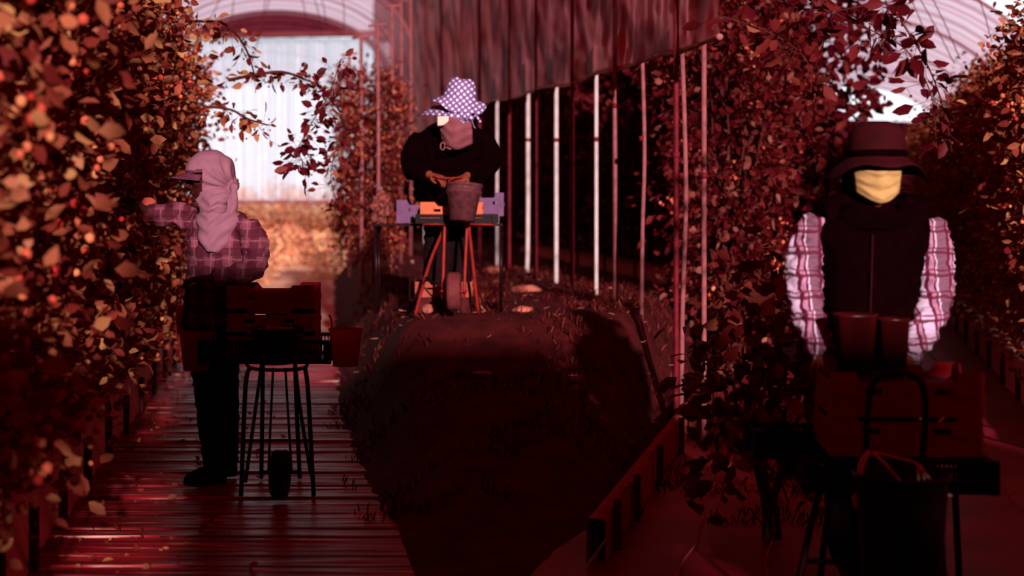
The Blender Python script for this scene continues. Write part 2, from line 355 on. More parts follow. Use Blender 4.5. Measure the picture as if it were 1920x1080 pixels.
# ------------------------------------------------ foliage
LEAF_V = np.array([(0, 0, 0), (.28, .34, .06), (.22, .72, .03), (0, 1, -.10), (-.22, .72, .03), (-.28, .34, .06), (0, .5, -.02)])
LEAF_F = [(0, 1, 6), (1, 2, 6), (2, 3, 6), (3, 4, 6), (4, 5, 6), (5, 0, 6)]
def leaves_mesh(pos, dirs, sizes):
    n = len(pos); pos = np.array(pos); dirs = np.array(dirs); sizes = np.array(sizes)
    y = dirs / (np.linalg.norm(dirs, axis=1)[:, None] + 1e-9)
    rnd = np.random.normal(size=(n, 3)); x = np.cross(y, rnd); x /= (np.linalg.norm(x, axis=1)[:, None] + 1e-9); z = np.cross(x, y)
    V = (pos[:, None, :] + sizes[:, None, None] * (LEAF_V[None, :, 0, None] * x[:, None, :] + LEAF_V[None, :, 1, None] * y[:, None, :] + LEAF_V[None, :, 2, None] * z[:, None, :])).reshape(-1, 3)
    Fc = (np.array(LEAF_F)[None] + (np.arange(n) * 7)[:, None, None]).reshape(-1, 3)
    me = bpy.data.meshes.new('foliage'); me.vertices.add(len(V)); me.vertices.foreach_set('co', V.ravel())
    me.loops.add(Fc.size); me.loops.foreach_set('vertex_index', Fc.ravel().astype(np.int32))
    me.polygons.add(len(Fc)); me.polygons.foreach_set('loop_start', np.arange(0, Fc.size, 3, dtype=np.int32)); me.polygons.foreach_set('loop_total', np.full(len(Fc), 3, dtype=np.int32))
    me.update(); me.validate(); return me
def merge_balls(pts, rad, name, m, parent):
    b = BM(); t = bmesh.ops.create_icosphere(b, subdivisions=1, radius=1); V = np.array([v.co[:] for v in b.verts]); Fc = np.array([[v.index for v in f.verts] for f in b.faces]); b.free()
    pts = np.array(pts); n = len(pts); VV = (pts[:, None] + V[None] * np.array(rad).reshape(-1, 1, 1)).reshape(-1, 3); FF = (Fc[None] + (np.arange(n) * len(V))[:, None, None]).reshape(-1, 3)
    me = bpy.data.meshes.new(name); me.from_pydata(VV.tolist(), [], FF.tolist()); return link(name, me, m, parent)
def make_shrub(seed, h, rx, ry, nleaf, size, leaf, berry, nb, nm='berry_shrub', flare=1.0, low=.12):
    """canes fan out from the base; leaves fill a rough column that flares at the top. returns prototype parts"""
    rs = np.random.RandomState(seed); random.seed(seed)
    root = bpy.data.objects.new(nm, None)
    b = BM(); tips = []
    for k in range(9):
        a = rs.uniform(0, 2 * math.pi); q = rs.uniform(.3, 1); pts = []
        for t in np.linspace(0, 1, 7):
            pts.append((math.cos(a) * rx * q * t ** 1.5 + rs.normal() * .02, math.sin(a) * ry * q * t ** 1.5 + rs.normal() * .02, h * (.98 - .2 * q) * t))
        tube(b, pts, [.014 * (1 - .7 * t) for t in np.linspace(0, 1, 7)], 6); tips.append(pts)
    P = []; D = []; S = []; B_ = []
    nc = nleaf // 14
    for c_ in range(nc):                                # clusters give clumps and holes
        t = rs.uniform(low, 1); a = rs.uniform(0, 2 * math.pi); rr = math.sqrt(rs.uniform(.15, 1))
        prof = (.62 + .38 * flare * t) * (1 if t < .85 else math.sqrt(max(.05, 1 - ((t - .85) / .17) ** 2)))
        cx, cy, cz = math.cos(a) * rx * rr * prof, math.sin(a) * ry * rr * prof, h * t
        out = np.array((math.cos(a), math.sin(a), .15)); cr = rs.uniform(.06, .14)
        for j in range(14):
            o = rs.normal(size=3) * cr; P.append((cx + o[0], cy + o[1], cz + o[2])); D.append(out + rs.normal(size=3) * .8 + np.array((0, 0, -.3))); S.append(size * rs.uniform(.6, 1.35))
        if rs.uniform() < nb:
            for j in range(5): B_.append((cx + out[0] * .1 + rs.normal() * .04, cy + out[1] * .1 + rs.normal() * .04, cz + rs.normal() * .04 - .03))
    me = leaves_mesh(P, D, S)
    parts = [('foliage', me, leaf), ('canes', b, M['stem'])]
    res = []
    for n_, mm, m_ in parts:
        if isinstance(mm, bmesh.types.BMesh): x = bpy.data.meshes.new(n_); mm.to_mesh(x); mm.free(); mm = x
        mm.materials.append(m_); res.append((n_, mm))
    if B_:
        o = merge_balls(B_, rs.uniform(.010, .019, len(B_)), 'berries', berry, None); bmsh = o.data; bpy.data.objects.remove(o); res.append(('berries', bmsh))
    return nm, res
def put_shrub(proto, loc, rz, s, label, cat, group):
    nm, res = proto
    r = empty(nm, loc, label, cat, group); r.rotation_euler.z = rz; r.scale = (s[0], s[1], s[2])
    for n_, me in res:
        o = bpy.data.objects.new(n_, me); C.objects.link(o); o.parent = r
        if n_ == 'berries': o['kind'] = 'stuff'
    return r
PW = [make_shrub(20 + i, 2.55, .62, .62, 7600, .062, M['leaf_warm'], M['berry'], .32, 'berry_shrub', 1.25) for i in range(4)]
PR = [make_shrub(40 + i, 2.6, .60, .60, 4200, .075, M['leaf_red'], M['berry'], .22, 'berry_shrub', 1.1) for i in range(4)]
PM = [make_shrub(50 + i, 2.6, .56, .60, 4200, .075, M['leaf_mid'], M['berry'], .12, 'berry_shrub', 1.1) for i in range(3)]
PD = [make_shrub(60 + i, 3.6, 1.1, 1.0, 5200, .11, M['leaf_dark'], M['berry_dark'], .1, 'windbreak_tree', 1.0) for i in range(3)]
PY = [make_shrub(80 + i, 1.5, .9, .7, 1600, .10, M['leaf_yellow'], M['berry'], .0, 'field_bush', 1.0, .02) for i in range(2)]
random.seed(5)
y = 3.7; i = 0
while y < 13.2:
    s = random.uniform(.92, 1.12)
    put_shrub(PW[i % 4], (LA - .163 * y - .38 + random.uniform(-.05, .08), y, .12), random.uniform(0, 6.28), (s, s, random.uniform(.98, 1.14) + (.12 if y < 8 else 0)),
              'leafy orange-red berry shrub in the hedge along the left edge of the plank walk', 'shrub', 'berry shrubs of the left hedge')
    y += .68; i += 1
y = 8.5; i = 0
while y < 24:
    s = random.uniform(.9, 1.05)
    put_shrub(PW[i % 4], (3.6 + .2385 * (y - 9.9) + .40, y, .12), random.uniform(0, 6.28), (s, s, random.uniform(.92, 1.02)),
              'berry shrub in the hedge along the far right edge of the red path', 'shrub', 'berry shrubs of the right hedge')
    y += .85; i += 1
y = 11.0; i = 0
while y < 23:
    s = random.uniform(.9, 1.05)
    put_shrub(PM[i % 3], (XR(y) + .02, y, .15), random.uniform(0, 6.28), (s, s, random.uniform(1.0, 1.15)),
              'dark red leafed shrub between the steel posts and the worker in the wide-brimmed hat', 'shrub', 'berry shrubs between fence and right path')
    y += .8; i += 1
for k, yy in enumerate((14.5, 17.5)):
    put_shrub(PR[k % 4], (XL(yy) + .38, yy, .60), k * 1.3, (.62, .8, (.80, .95, 1.1, 1.2, 1.3, 1.4)[k]), 'reddish shrub on the mound left of the worker in the polka dot hat', 'shrub', 'shrubs on the left side of the mound')
yy = 12.8; k = 0
while yy < 36:
    put_shrub(PD[k % 3], (FX(yy) + 1.9 + random.uniform(-.2, .3), yy, .1 if yy < 15 else .5), k * 1.7, (1, 1, 1.0 + yy * .012), 'very dark bushy tree behind the steel post fence', 'tree', 'dark trees behind the fence')
    yy += 1.55; k += 1
for k, (px, Y) in enumerate(((440, 33), (475, 34), (508, 32.6), (540, 34.5), (572, 33), (604, 34), (635, 33), (470, 26), (628, 27), (600, 48), (500, 50))):
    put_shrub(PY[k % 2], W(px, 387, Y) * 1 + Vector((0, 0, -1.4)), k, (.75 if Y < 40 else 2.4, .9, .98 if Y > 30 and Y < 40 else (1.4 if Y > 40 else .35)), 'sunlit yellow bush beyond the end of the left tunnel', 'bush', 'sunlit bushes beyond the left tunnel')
# low young shrub close on the right path's left edge
PN = [make_shrub(95, 1.05, .34, .3, 700, .085, M['leaf_red'], M['berry_dark'], .1, 'young_shrub', 1.5, .3)]
put_shrub(PN[0], W(1440, 387, 5.9) + Vector((0, 0, -1.4)), .3, (1, 1, 1), 'young red leafed shrub on the path left of the black slotted tray', 'shrub', None)
0 and put_shrub(PN[0], Vector((XR(7.2) - .05, 7.2, .1)), 2.3, (1.2, 1.2, 1.1), 'low red leafed shrub beside the near end of the left trough', 'shrub', None)
# hanging sprays
def spray(name, pts, label, leaf, size, dens, berry=True, spread=.08, rad=.004):
    P0 = Vector(pts[0]); root = empty(name, P0, label, 'branch'); path_ = smoothpath([Vector(p) - P0 for p in pts], 8)
    b = BM(); tube(b, path_, [rad * (1 - .5 * i / len(path_)) for i in range(len(path_))], 6)
    P = []; D = []; S = []; BP = []
    tot = sum((a - c_).length for a, c_ in zip(path_, path_[1:])); n = int(tot * dens)
    for k in range(n):
        q = path_[random.randrange(len(path_))]
        d = Vector((random.gauss(0, 1), random.gauss(0, .6), random.gauss(-.5, .7))).normalized()
        e = q + d * random.uniform(.01, spread)
        tube(b, [q, e], .0012, 3); P.append(e); D.append(d); S.append(size * random.uniform(.6, 1.25))
        if berry and random.random() < .4: t = e + Vector((random.gauss(0, .03), random.gauss(0, .02), -.035)); BP.append(t); tube(b, [e, t], .001, 3)
    o = link('foliage', leaves_mesh([tuple(p) for p in P], [tuple(d) for d in D], S), leaf, root, smooth=True)
    link('stem', b, M['stem'], root)
    if BP: merge_balls([tuple(p) for p in BP], [.007] * len(BP), 'berries', M['berry_dark'], root)['kind'] = 'stuff'
    return root
random.seed(3)
spray('hanging_branch', [W(1480, -60, 5.8), W(1560, 20, 5.75), W(1640, 60, 5.75), W(1700, 95, 5.75), W(1745, 175, 5.75), W(1755, 260, 5.75)], 'dark leafy branch arching across the pale roof above the wide-brimmed hat', M['leaf_dark'], .08, 62, True, .085)
spray('hanging_branch', [W(1690, 40, 5.8), W(1738, 120, 5.8), W(1768, 200, 5.8), W(1785, 285, 5.8)], 'thin dark branch dropping beside the right brim of the wide-brimmed hat', M['leaf_dark'], .075, 45, True, .07)
spray('hanging_branch', [W(1400, -40, 5.9), W(1480, 10, 5.9), W(1560, 20, 5.9), W(1640, 10, 5.9), W(1700, 30, 5.9)], 'thick cluster of dark leaves along the top edge above the pale roof', M['leaf_dark'], .09, 48, True, .10)
spray('hanging_branch', [W(1350, 30, 6.0), W(1440, 60, 6.0), W(1510, 110, 6.0), W(1535, 190, 6.0)], 'red leafed branch drooping at the left edge of the pale right roof', M['leaf_red'], .08, 50, True, .11)
spray('hanging_branch', [W(430, 150, 9.0), W(480, 140, 9.2), W(530, 135, 9.3), W(575, 150, 9.5), W(600, 160, 9.5)], 'slender leafy branch reaching from the left hedge across the white film', M['leaf_red'], .07, 70, True, .09, .012)
spray('hanging_branch', [W(640, 110, 9.0), W(615, 180, 9.0), W(585, 230, 9.0), W(560, 280, 9.0), W(575, 312, 9.0)], 'dark spray of round leaves hanging before the white film', M['leaf_dark'], .075, 150, True, .13)
spray('hanging_branch', [W(680, 240, 9.6), W(640, 260, 9.6), W(620, 330, 9.6), W(640, 400, 9.6)], 'dark leafy spray trailing at the left side of the mound', M['leaf_red'], .07, 90, True, .12)
spray('hanging_branch', [W(360, 40, 8.6), W(420, 45, 8.8), W(460, 90, 9.0), W(480, 150, 9.2)], 'orange leafed branch at the top of the left hedge beside the gable', M['leaf_warm'], .07, 80, True, .13, .01)
spray('hanging_branch', [W(380, 200, 9.0), W(430, 205, 9.0), W(470, 225, 9.0), W(505, 235, 9.0)], 'orange leafed branch sticking out above the cloth-wrapped head', M['leaf_warm'], .07, 100, True, .12, .01)

# ------------------------------------------------ planting troughs with stakes
def trough(label, x_of, y0, y1, side, h=.28, z0=0, m=None, n=10, wd=.34):
    root = empty('planting_trough', (x_of(y0), y0, z0), label, 'trough'); b = BM()
    ys = np.linspace(y0, y1, 40); A = []; 
    for y in ys:
        x = x_of(y) - x_of(y0); wv = .012 * math.sin(y * 5) + .01 * math.sin(y * 13)
        A.append([b.verts.new((x + side * o_ + wv * (1 if k < 2 else 0), y - y0, zz)) for k, (o_, zz) in enumerate(((0, 0), (.08 if wd > .1 else .0, h), (.12 if wd > .1 else .01, h + .01), (wd + (.10 if wd > .1 else 0), h + .01), (wd + (.13 if wd > .1 else .01), h), (wd + (.14 if wd > .1 else .01), 0)))])
    for a, c_ in zip(A, A[1:]):
        for i in range(5): b.faces.new((a[i], a[i + 1], c_[i + 1], c_[i]))
    link('trough_body', b, m or M['whiteplas'], root)
    for k in range(n):
        y = y0 + .2 + (y1 - y0 - .3) * (k / n) ** 1.3; b = BM(); x = x_of(y) - x_of(y0)
        box(b, (x - side * .03, y - y0, h * .65), (.03, .035, h * 1.2)); link('stake', b, M['stake'], root, smooth=False)
    return root
trough('white sided planting trough under the left hedge along the plank walk', lambda y: LA - .163 * y, 3.6, 13.5, -1, n=12, h=.2)
trough('white sided planting trough under the right hedge', lambda y: 3.6 + .2385 * (y - 9.9), 7.6, 24, 1, n=14, h=.2)
trough('dark trough edge between the mound and the right red path', lambda y: XR(y), 5.5, 22, -1, n=14, h=.17, m=M['cardpk'], wd=.05)
trough('pinkish trough on the ground behind the steel post fence', lambda y: FX(y) + 1.0, 9.6, 22, 1, n=9, z0=.5, m=M['cardpk'])

# ------------------------------------------------ fence posts and side sheet
def fz(px): return 2.328 / ((px - 960) / F + .148)
def post(px, ytop, ybot, m, rad, label, group, off=0, foot=False, bend=0):
    Y = fz(px) + off; top = W(px, ytop, Y); bot = W(px, ybot, Y); g = berm(bot.x, bot.y) - .03 if Y < 40 else 0
    base = Vector((bot.x, Y, g)); r = empty('fence_post', base, label, 'post', group); b = BM()
    H = top.z - base.z; pts = [(0, 0, 0), (bend * .3, 0, H * .3), (bend, 0, H * .6), (0, 0, H)]
    if foot: pts = [(-.10, -.02, .0), (-.05, -.02, .015)] + [(-.01, 0, .07)] + pts[1:]
    tube(b, smoothpath(pts, 5), rad, 10); link('tube', b, m, r)
    b = BM(); tube(b, [(0, 0, H * .62), (0, 0, H * .62 + .035)], rad * 1.35, 10); link('clamp', b, M['darkpost'], r)
    return r
for px, yt in ((955, -30), (1005, -30), (1073, -30), (1153, -30), (1268, -30)):
    lb = {955: 'dark tall post just right of the polka dot hat, in front of the sheet', 1005: 'thin tall post in front of the sheet between two bright posts', 1073: 'dark tall post in front of the middle of the hanging sheet',
          1153: 'tall post with a pale top in front of the hanging sheet', 1268: 'dark tall post by the right end of the hanging sheet'}[px]
    post(px, yt, 540, M['darkpost'] if px != 1153 else M['pole_pink'], .018, lb, None, -.12)
for px, yt, rad, lb, ft, bn in ((932, 205, .018, 'bright steel post touching the mauve crate of the woman with the polka dot hat', False, 0), (990, 170, .022, 'bright steel post with a foot curved to the left', True, 0), (1043, 160, .020, 'bright straight steel post right of the post with curved foot', False, 0),
                        (1118, 145, .016, 'steel post bright only in its upper part below the sheet', False, 0), (1203, 120, .014, 'slightly bowed pinkish post under the right half of the sheet', False, .02), (1277, 95, .015, 'bowed pale post at the right end of the sheet', False, .03), (1320, 80, .016, 'thick pale post partly hidden by red leaves', False, 0)):
    post(px, yt - 60, 540, M['galv'] if px < 1150 else M['pole_pink'], rad, lb, None, .1, ft, bn)
for px, yt in ((797, -20), (827, -20), (865, -20), (899, -20)):
    post(px, yt, 500, M['galv'] if px in (797, 865) else M['darkpost'], .03 if px == 797 else .024, {797: 'bright tall post left of the polka dot hat', 827: 'dark tall post directly above the polka dot hat', 865: 'pale post above the brim of the polka dot hat', 899: 'dark post rising behind the right brim tip of the polka dot hat'}[px], None, -.3)
for px, Y, yt in ((708, 14.0, 45), (677, 14.2, 68), (735, 15.5, 10), (752, 18, 0), (697, 14.4, 262), (681, 14.8, 270), (655, 16, 100), (640, 19, 120), (770, 20, -10)):
    base = W(px, 387, Y); base.z = .6; b = BM(); r = empty('vine_post', base, 'pale slim post among the shrubs left of the woman with the polka dot hat', 'post', 'slim posts left of the polka dot hat')
    H = CAMZ - (yt - HY) / F * Y - .6; tube(b, [(0, 0, 0), (.01, 0, H * .5), (0, 0, H)], .017, 8); link('tube', b, M['pole_pink'] if px > 640 else M['galv'], r)
    b = BM(); tube(b, [(-.09, 0, H - .02), (.09, 0, H)], .014, 6); link('cross_arm', b, M['pole_pink'], r)
# hanging side sheet
sh = empty('side_sheet', (FX(8.3), 8.3, 2.4), 'large crumpled reddish plastic sheet hanging from the tunnel side along the post fence', 'sheet')
b = BM(); cols = []
edge = [(1345, 72), (1330, 78), (1270, 95), (1150, 130), (1060, 158), (1000, 170), (925, 190), (850, 226), (780, 262), (735, 300), (700, 325)]
exs = [e[0] for e in edge][::-1]; eys = [e[1] for e in edge][::-1]
NX = 170; NZ = 34
for i in range(NX + 1):
    px = 1345 + (700 - 1345) * i / NX; Y = fz(px); ey = float(np.interp(px, exs, eys)) + 3 * math.sin(px * .06)
    z0 = W(px, ey, Y).z; z1 = max(W(px, -60, Y).z, z0 + .8); col = []
    for j in range(NZ + 1):
        t = j / NZ; z = z0 + (z1 - z0) * t; X = FX(Y)
        o_ = .05 * noise.noise(Vector((Y * 2.2, z * .8, 1))) + .03 * noise.noise(Vector((Y * 7 + z, z * 3.5, 2))) + .012 * noise.noise(Vector((Y * 9, z * 9, 5)))
        col.append(b.verts.new(Vector((X + o_ * .6, Y - o_, z)) - sh.location))
    cols.append(col)
for a, c_ in zip(cols, cols[1:]):
    for j in range(NZ): b.faces.new((a[j], a[j + 1], c_[j + 1], c_[j]))
rollp = [Vector(c_[0].co) for c_ in cols]
link('film', b, M['sheet'], sh)
b = BM(); tube(b, rollp, [.018 + .008 * noise.noise(Vector((i * .3, 0, 0))) for i in range(len(rollp))], 8); link('rolled_hem', b, M['sheetroll'], sh)
# far net added behind fence to hide the bright sky
b = BM(); pts = [(-3.6, 40), (-1.2, 40), (4, 26), (8.0, 34), (12, 36)]
b.faces.ensure_lookup_table()
for (x0, y0), (x1, y1) in zip(pts, pts[1:]):
    H0 = 7.4 if y0 > 24 and x0 < 4.5 else 3.5; H1 = 7.4 if x1 < 4.5 else 3.5
    n0 = 24; prev = None
    for i in range(n0 + 1):
        t = i / n0; x = x0 + (x1 - x0) * t; y = y0 + (y1 - y0) * t; H = (H0 + (H1 - H0) * t) * 1.0; q = .08 * math.sin(t * 40)
        cur = [b.verts.new((x, y + q, 0)), b.verts.new((x, y + q, H)), b.verts.new((x, y + q + .05, H)), b.verts.new((x, y + q + .05, 0))]
        if prev:
            for k in range(4): b.faces.new((prev[k], prev[(k + 1) % 4], cur[(k + 1) % 4], cur[k]))
        prev = cur
tag(link('dark_backdrop', b, M['backdrop']), 'dark net closing the view far behind the fence', 'backdrop')

# ------------------------------------------------ tunnels
def vault(name, label, cx, dirx, y0, y1, hw, spring, rise, m, a0=0, a1=180, ny=50, na=26):
    r = empty(name, (cx(y0), y0, 0), label, 'tunnel roof'); b = BM(); g = []
    for j in range(ny + 1):
        y = y0 + (y1 - y0) * j / ny; row = []
        sag = .06 * abs(math.sin(math.pi * j / ny * (y1 - y0) / 1.8))
        for i in range(na + 1):
            a = R(a0 + (a1 - a0) * i / na)
            row.append(b.verts.new((cx(y) - cx(y0) + hw * math.cos(a), y - y0, spring + rise * math.sin(a) - sag * math.sin(a))))
        g.append(row)
    for j in range(ny):
        for i in range(na): b.faces.new((g[j][i], g[j][i + 1], g[j + 1][i + 1], g[j + 1][i]))
    link('roof_film', b, m, r)
    k = 0; y = y0
    while y <= y1 + .01:
        b = BM(); tube(b, [(cx(y) - cx(y0) + hw * math.cos(R(a)), y - y0, spring + rise * math.sin(R(a)) - .03) for a in np.linspace(a0, a1, 24)], .018, 6); link('hoop', b, M['pole_pink'], r); y += (y1 - y0) / max(1, round((y1 - y0) / 3.6))
    return r
cxL = lambda y: -.05 - .163 * y + (-.1)
vault('tunnel_roof', 'pale pink film roof over the plank walk at the top left', cxL, 0, 24, 30, 2.35, 4.1, 1.45, M['roofR'])
cxR = lambda y: .386 + .2385 * (y - 5.65) + 1.1
vault('tunnel_roof', 'pale striped film roof above the right red path', cxR, 0, 16, 31, 2.4, 2.2, 1.9, M['roofR'])
# left gable: arch, dark panel, beam, white film end curtain
gb = empty('tunnel_gable', (cxL(30), 30, 0), 'dark arched gable with a straight beam above the white film end', 'gable'); hw, sp, ri = 2.45, 4.1, 1.45
b = BM(); pa = [(hw * 1.0 * math.cos(R(a)), 0, sp + ri * math.sin(R(a))) for a in np.linspace(0, 180, 30)]
zb = W(500, 68, 30).z
top = [p for p in pa if p[2] > zb]
f = [b.verts.new(p) for p in top]; g = [b.verts.new((p[0], .06, p[2])) for p in top]
b.faces.new(f); b.faces.new(g[::-1])
for i in range(len(f)): j = (i + 1) % len(f); b.faces.new((f[i], f[j], g[j], g[i]))
link('gable_panel', b, M['gable'], gb, smooth=False)
b = BM(); tube(b, pa, .05, 8); link('arch', b, M['capdark'], gb)
b = BM(); tube(b, [(-hw, -.05, zb), (hw, -.05, zb + .06)], .07, 8); link('beam', b, M['pole_pink'], gb)
for s in (-1, 1):
    b = BM(); tube(b, [(s * hw, 0, 0), (s * hw, 0, sp)], .05, 8); link('leg', b, M['pole_pink'], gb)
cu = empty('end_curtain', (cxL(30.3), 30.3, 1.5), 'bright white film curtain closing the end of the left tunnel', 'curtain'); b = BM(); g = []
for i in range(121):
    x = -2.5 + 5.0 * i / 120; q = .05 * math.sin(x * 14) + .03 * math.sin(x * 31)
    g.append([b.verts.new((x, q, z)) for z in (0, 1.2, 2.4, zb - 1.5)])
for a, c_ in zip(g, g[1:]):
    for k in range(3): b.faces.new((a[k], a[k + 1], c_[k + 1], c_[k]))
link('film', b, M['curtain'], cu); b = BM(); tube(b, [(-2.5, 0, 0), (2.5, 0, 0)], .04, 8); link('bottom_bar', b, M['pole_pink'], cu)
# thin cords
for k, (x0, y0, x1, y1) in enumerate(((420, -20, 380, 60), (440, -20, 425, 75), (500, -20, 482, 80), (510, -20, 470, 120), (585, -20, 602, 60), (598, -20, 612, 50), (560, -20, 575, 45), (640, -20, 645, 55))):
    b = BM(); a = W(x0, y0, 20); c_ = W(x1, y1, 20); tube(b, [Vector((0, 0, 0)), (c_ - a) / 2 + Vector((.02, 0, 0)), c_ - a], .007, 5)
    tag(link('support_cord', b, M['stem'], loc=a), 'thin dark cord hanging from the left tunnel roof', 'cord', 'cords under the left roof')
for k, (x0, y0, x1, y1) in enumerate(((1715, -20, 1790, 120), (1740, -20, 1800, 110), (1830, -20, 1860, 80), (1700, -20, 1745, 90))):
    b = BM(); a = W(x0, y0, 12); c_ = W(x1, y1, 12); tube(b, [Vector((0, 0, 0)), (c_ - a) / 2 + Vector((.01, 0, 0)), c_ - a], .005, 5)
    tag(link('support_cord', b, M['stem'], loc=a), 'thin dark cord hanging from the right tunnel roof', 'cord', 'cords under the right roof')

# ------------------------------------------------ ground dressing
P = []; D = []; S = []
random.seed(9)
for k in range(15000):
    y = random.uniform(6.2, 16); x = random.uniform(XL(y) - .1, FX(y) + .5)
    if noise.noise(Vector((x * 2.2, y * 2.2, 7))) < .0: continue
    if abs(x + .3) < .5 and 8.6 < y < 9.9 and random.random() < .8: continue
    P.append((x, y, berm(x, y) - .01)); D.append((random.gauss(0, .4), random.gauss(0, .4), .9)); S.append(random.uniform(.03, .085))
tmp = LEAF_V.copy(); LEAF_V[:, 0] *= .22
g = link('grass', leaves_mesh(P, D, S), M['grass']); LEAF_V[:] = tmp; tag(g, 'short dry red grass growing over the mound', 'grass', kind='stuff')
P = []; D = []; S = []
for k in range(260):
    y = random.uniform(7.6, 14); x = random.uniform(XL(y), FX(y) + .3); P.append((x, y, berm(x, y) + .006)); D.append((random.gauss(0, 1), random.gauss(0, 1), random.uniform(0, .3))); S.append(random.uniform(.02, .08))
LEAF_V[:, 0] *= .10; g = link('straw', leaves_mesh(P, D, S), M['straw']); LEAF_V[:] = tmp; tag(g, 'scattered pale straw bits on the dark mound', 'straw', kind='stuff')
P = []; D = []; S = []
for k in range(260):
    y = random.uniform(5.3, 12); x = LA - .163 * y + abs(random.gauss(0, .45)) + .05; P.append((x, y, .012)); D.append((random.gauss(0, 1), random.gauss(0, 1), random.uniform(0, .5))); S.append(random.uniform(.02, .05))
g = link('fallen_leaves', leaves_mesh(P, D, S), M['leaf_warm']); tag(g, 'small fallen leaves scattered on the plank walk', 'leaves', kind='stuff')
for (px, py, wd, hh, lb) in ((985, 537, .12, .045, 'flat pale rock near the foot of the curved steel post'), (980, 570, .07, .03, 'small pale rock in front of the larger flat rock'), (925, 503, .12, .05, 'pale rock behind the trolley at the base of the bright post'), (903, 608, .06, .012, 'small pale slab lying on top of the near mound')):
    Y = .70 * F / (py + 4 - HY); p = W(px, HY, Y); p.z = berm(p.x, p.y); b = BM(); bmesh.ops.create_icosphere(b, subdivisions=3, radius=1)
    for v in b.verts:
        k = 1 + .35 * noise.noise(v.co * 1.6 + Vector((px, 0, 0))); v.co = Vector((v.co.x * wd * k, v.co.y * wd * .7 * k, v.co.z * hh * k + hh * .4))
    tag(link('rock', b, M['rock'], loc=p), lb, 'rock')

# ------------------------------------------------ containers
def crate(name, W_, D_, H_, m, label, loc, rz=0, cat='crate', tab=.25, slots=True, liner=None):
    r = empty(name, loc, label, cat); r.rotation_euler.z = rz; t = .006; b = BM()
    box(b, (0, 0, t / 2), (W_, D_, t)); link('bottom', b, m, r, smooth=False)
    def wall(Lg, nm, hole):
        b = BM(); h = H_ * .78; sw = Lg * .13; sh_ = H_ * .14; zc = h * .72
        if hole:
            xs_ = [-Lg / 2, -Lg * .24 - sw / 2, -Lg * .24 + sw / 2, Lg * .24 - sw / 2, Lg * .24 + sw / 2, Lg / 2]
            for i in range(5):
                a, c_ = xs_[i], xs_[i + 1]
                if i in (1, 3):
                    box(b, ((a + c_) / 2, 0, (zc - sh_ / 2) / 2), (c_ - a, t, zc - sh_ / 2)); box(b, ((a + c_) / 2, 0, (h + zc + sh_ / 2) / 2), (c_ - a, t, h - zc - sh_ / 2))
                else: box(b, ((a + c_) / 2, 0, h / 2), (c_ - a, t, h))
        else: box(b, (0, 0, h / 2), (Lg, t, h))
        for s in (-1, 1):                                   # raised corner tabs with sloping shoulders
            a = s * Lg / 2; q = [b.verts.new((x, y_, z)) for y_ in (-t / 2, t / 2) for x, z in ((a, h), (a - s * Lg * tab * 1.15, h), (a - s * Lg * tab * .9, H_), (a, H_))]
            for f_ in ((0, 1, 2, 3), (7, 6, 5, 4), (0, 4, 5, 1), (1, 5, 6, 2), (2, 6, 7, 3), (3, 7, 4, 0)): b.faces.new([q[i] for i in f_])
        box(b, (-Lg * .5 + Lg * .11, -t * .9, H_ * .5), (Lg * .2, t * .5, H_ * .16)); box(b, (Lg * .5 - Lg * .11, -t * .9, H_ * .5), (Lg * .2, t * .5, H_ * .16))
        return link(nm, b, m, r, smooth=False)
    wall(W_, 'side', slots).location = (0, -D_ / 2, 0); wall(W_, 'side', slots).location = (0, D_ / 2, 0)
    for s in (-1, 1): o = wall(D_, 'end', False); o.location = (s * W_ / 2, 0, 0); o.rotation_euler.z = R(90)
    return r
def tray(name, W_, D_, H_, m, label, loc, rz=0, cat='tray', legs=.0):
    r = empty(name, loc, label, cat); r.rotation_euler.z = rz; b = BM(); box(b, (0, 0, .006), (W_, D_, .012)); link('tray_floor', b, m, r, smooth=False)
    for ax in (0, 1):
        for s in (-1, 1):
            b = BM(); Lg = W_ if ax == 0 else D_; n = max(8, int(Lg / .016))
            box(b, (0, 0, .012), (Lg, .008, .024)); box(b, (0, 0, H_ - .008), (Lg, .014, .016)); box(b, (0, 0, H_ * .5), (Lg, .008, .008))
            for i in range(n + 1):
                x = -Lg / 2 + Lg * i / n; solid = abs(x) < Lg * .2
                box(b, (x, 0, H_ / 2), (.006 if not solid else Lg / n, .006, H_))
            o = link('slotted_side', b, m, r, smooth=False)
            if ax == 0: o.location = (0, s * D_ / 2, 0)
            else: o.location = (s * W_ / 2, 0, 0); o.rotation_euler.z = R(90)
    for sx_ in (-1, 1):
        for sy_ in (-1, 1): b = BM(); box(b, (sx_ * W_ / 2, sy_ * D_ / 2, H_ / 2 - legs / 2), (.035, .035, H_ + legs)); link('corner_post', b, m, r, smooth=False)
    return r
